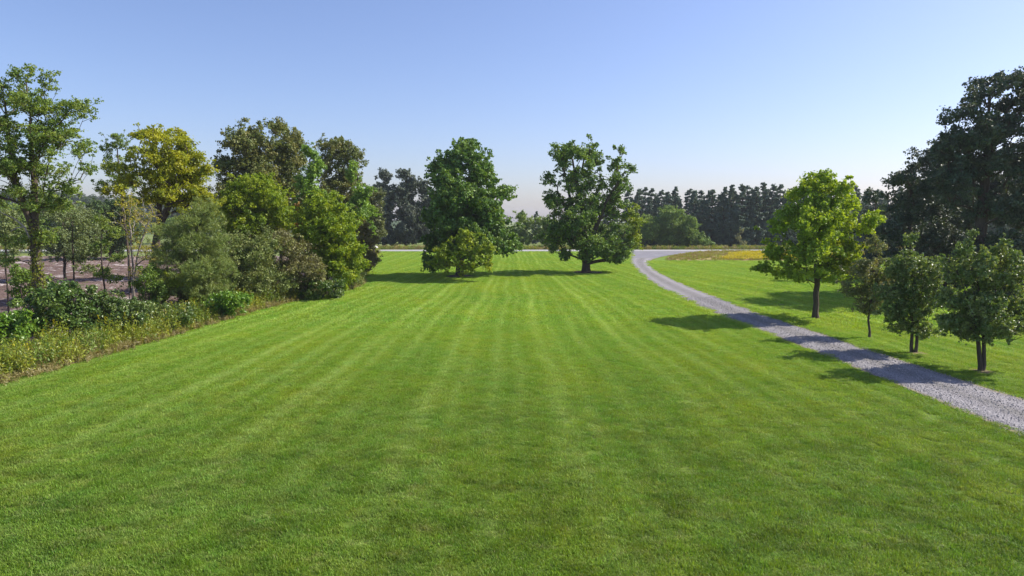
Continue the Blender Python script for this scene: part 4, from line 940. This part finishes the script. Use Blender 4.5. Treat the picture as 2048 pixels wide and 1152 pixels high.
scatter('dry_grass', strip('dry_grass', lambda y: interp(HEDGE, y) - .8, lambda y: interp(HEDGE, y) + .12, 22, 80, .6, 4, .02, .2, 23), fringe, 6, .7, 1.3, 'thin dry straw-coloured grass fringing the left lawn edge', 'dry grass')
verge = [weed_patch(41 + i, 16, .8, .12, .5, (WD, WG, WY)[i % 3], stalk=False, spread=.5) for i in range(4)]
scatter('verge_grass', strip('verge_grass', lambda y: -130, lambda y: 150, 161.5, 171, 2, 40, .0, .3, 24), verge, .8, .6, 1.1, 'dry uncut verge grass along the far side of the road', 'grass')
bankg = [weed_patch(51 + i, 14, .28, .14, .25, (WD, WY, WD)[i % 3], stalk=False, spread=.4) for i in range(3)]
bi = np.arange(25)[:, None] * 60 + np.arange(59)[None]
BQ = np.stack([bi, bi + 1, bi + 61, bi + 60], -1).reshape(-1, 4)
scatter('bank_weeds', mesh_np('bank_weeds', B, BQ), bankg, .9, .6, 1.2, 'dry brown and straw-coloured grass on the low bank by the drive', 'grass')
gold = [weed_patch(61 + i, 20, .40, .22, .22, pal((.46, .42, .016), (.58, .52, .016), (.48, .46, .03)), stalk=False, spread=.5) for i in range(3)]
V = [(36.5, 119, .2), (60, 119, .2), (64, 140, .25), (46, 140, .25)]
scatter('goldenrod', mesh_np('goldenrod', V, [(0, 1, 2, 3)]), gold, .9, .7, 1.2, 'bright yellow wildflowers on the bank left of the yellow-green tree', 'wildflowers')

# loose stones on and beside the drive
sm = NT('loose_stone')
oi = sm.n('ShaderNodeObjectInfo')
sm.base(sm.mix(oi.outputs['Random'], (.16, .15, .15), (.48, .46, .45)), .9, .2)
def stone(seed):
    rng = np.random.default_rng(seed)
    V = np.array([(1, 0, 0), (0, 1, 0), (-1, 0, 0), (0, -1, 0), (0, 0, .7), (0, 0, -.4)]) * rng.uniform(.6, 1.2, (6, 1)) + rng.normal(0, .12, (6, 3))
    T = [(0, 1, 4), (1, 2, 4), (2, 3, 4), (3, 0, 4), (1, 0, 5), (2, 1, 5), (3, 2, 5), (0, 3, 5)]
    me = mesh_np('stone', V, tris=T); me.materials.append(sm.m); return me
scatter('loose_gravel', strip('loose_gravel', lambda y: interp(DRL, y) - .15, lambda y: interp(DRR, y) + .15, 18, 62, .6, 8, .03, .2, 71, .05), [stone(i) for i in range(4)], 55, .012, .042, 'loose grey stones lying on the gravel drive', 'gravel')

# mulch rings under the maples and worn earth round the small trees
mu = NT('mulch')
p = mu.pos()
mu.base(mu.mix(mu.noise(p, 5, 5, .7), (.06, .035, .025), (.17, .10, .07))); mu.bump(mu.noise(p, 9, 5, .7), 1, .08)
de = NT('worn_earth')
p = de.pos()
de.base(de.mix(de.noise(p, 4, 5, .7), (.13, .11, .05), (.27, .21, .12))); de.bump(de.noise(p, 9, 5, .7), .8, .04)
def disc(name, x, y, r, z, mat, label, cat, seed):
    rng = np.random.default_rng(seed)
    k = 40
    V = [(x, y, z)]; T = []
    for ring, f in enumerate((.5, 1.0)):
        for q in range(k):
            a_ = q * 2 * math.pi / k
            rr = r * f * (1 + .10 * math.sin(3 * a_ + seed) + .06 * math.sin(7 * a_) + rng.normal(0, .03))
            V.append((x + rr * math.cos(a_), y + rr * math.sin(a_), z * (.85 if f < 1 else 0) + .006))
    T = [(0, 1 + q, 1 + (q + 1) % k) for q in range(k)]
    Qd = [(1 + q, 1 + k + q, 1 + k + (q + 1) % k, 1 + (q + 1) % k) for q in range(k)]
    return tag(link(name, mesh_np(name, V, Qd, T, smooth=True), mat=mat), label, cat)
disc('mulch_ring', -6.47, 84.7, 2.1, .16, mu.m, 'dark brown mulch ring around the dense maple', 'mulch', 1)
disc('mulch_ring', 10.0, 91.0, 2.4, .16, mu.m, 'reddish brown mulch ring around the airy maple', 'mulch', 2)
disc('worn_patch', 21.8, 31.1, .62, .05, de.m, 'pale bare earth patch under the forked small tree', 'earth', 3)
disc('worn_patch', 21.4, 35.55, .55, .05, de.m, 'pale bare earth patch under the middle small tree', 'earth', 4)
disc('worn_patch', 21.7, 48.3, .45, .05, de.m, 'small bare earth patch under the yellow-green tree', 'earth', 5)

# ------------------------------------------------------------------ summer haze
hz = bpy.data.materials.new('haze_air')
hz.use_nodes = True
t_ = hz.node_tree
t_.nodes.remove(t_.nodes['Principled BSDF'])
pv = t_.nodes.new('ShaderNodeVolumePrincipled')
pv.inputs['Color'].default_value = (.86, .92, 1.0, 1)
pv.inputs['Density'].default_value = HAZE
pv.inputs['Anisotropy'].default_value = .2
t_.links.new(pv.outputs[0], t_.nodes['Material Output'].inputs['Volume'])
x0, x1, y0, y1, z0, z1 = -2050, 2050, -350, 2550, -1.1, 46
V = [(x, y, z) for z in (z0, z1) for y in (y0, y1) for x in (x0, x1)]
tag(link('haze', mesh_np('haze', V, [(0, 2, 3, 1), (4, 5, 7, 6), (0, 1, 5, 4), (2, 6, 7, 3), (0, 4, 6, 2), (1, 3, 7, 5)]), mat=hz), 'thin pale summer haze over the far trees', 'haze', kind='stuff')

# ------------------------------------------------------------------ a white car on the road, mostly behind the left row
def car(loc, rotz):
    root = bpy.data.objects.new('car', None); COL.objects.link(root)
    root.location = loc; root.rotation_euler = (0, 0, rotz)
    tag(root, 'white car on the road, half hidden by the end of the left row', 'car')
    paint = NT('white_paint'); paint.base((.75, .74, .76), .25, .5)
    glass = NT('car_glass'); glass.base((.03, .035, .04), .08, .6)
    rub = NT('tyre_rubber'); rub.base((.02, .02, .02), .9, .2)
    rimm = NT('wheel_rim'); rimm.base((.5, .5, .52), .35, .6)
    lampm = NT('lamp_lens'); lampm.base((.7, .7, .68), .1, .6)
    prof = [(-2.2, .35), (-2.25, .65), (-2.1, .92), (-1.55, 1.0), (-.95, 1.42), (.55, 1.45), (1.15, 1.02), (1.95, .88), (2.2, .68), (2.2, .35)]
    def shell(pr, hw, inset, top):
        V = []; n = len(pr)
        for sgn in (-1, 1):
            for (x, z) in pr:
                V.append((x, sgn * (hw - (inset if z > top else 0)), z))
        Q = [(i, (i + 1) % n, n + (i + 1) % n, n + i) for i in range(n)]
        me = bpy.data.meshes.new('body')
        me.from_pydata(V, [], Q + [tuple(range(n - 1, -1, -1)), tuple(range(n, 2 * n))])
        return me
    b = link('body', shell(prof, .88, .16, 1.1), root, paint.m)
    md = b.modifiers.new('soft', 'BEVEL'); md.width = .06; md.segments = 2
    for sgn in (-1, 1):
        V = [(-1.25, sgn * .885, 1.04), (1.0, sgn * .885, 1.04), (.5, sgn * .755, 1.38), (-.9, sgn * .755, 1.36)]
        link('side_window', mesh_np('side_window', V, [(0, 1, 2, 3)]), root, glass.m)
        V = [(2.19, sgn * .8, .62), (2.19, sgn * .5, .62), (2.13, sgn * .5, .78), (2.08, sgn * .8, .78)]
        V = [(x + .035, y, z) for x, y, z in V]
        link('headlight', mesh_np('headlight', V, [(0, 1, 2, 3)]), root, lampm.m)
        for wx in (-1.35, 1.4):
            k = 20; V = []; Q = []
            for yy in (.70, .90):
                for q in range(k):
                    a_ = q * 2 * math.pi / k; V.append((wx + .33 * math.cos(a_), sgn * yy, .33 + .33 * math.sin(a_)))
            me = bpy.data.meshes.new('wheel')
            me.from_pydata(V, [], [(q, (q + 1) % k, k + (q + 1) % k, k + q) for q in range(k)] + [tuple(range(k)), tuple(range(2 * k - 1, k - 1, -1))])
            w_ = link('wheel', me, root, rub.m)
            V = [(wx + .2 * math.cos(q * .628), sgn * .907, .33 + .2 * math.sin(q * .628)) for q in range(10)]
            me = bpy.data.meshes.new('rim'); me.from_pydata(V, [], [tuple(range(10))])
            link('rim', me, w_, rimm.m)
    for nm, V in (('windscreen', [(1.13, -.74, 1.06), (1.13, .74, 1.06), (.62, .66, 1.41), (.62, -.66, 1.41)]), ('rear_window', [(-1.5, .74, 1.05), (-1.5, -.74, 1.05), (-1.0, -.66, 1.40), (-1.0, .66, 1.40)])):
        V = [(x + (.03 if nm == 'windscreen' else -.03), y, z + .02) for x, y, z in V]
        link(nm, mesh_np(nm, V, [(0, 1, 2, 3)]), root, glass.m)
    return root
car((-33.4, 158.4, .06), 0.0)
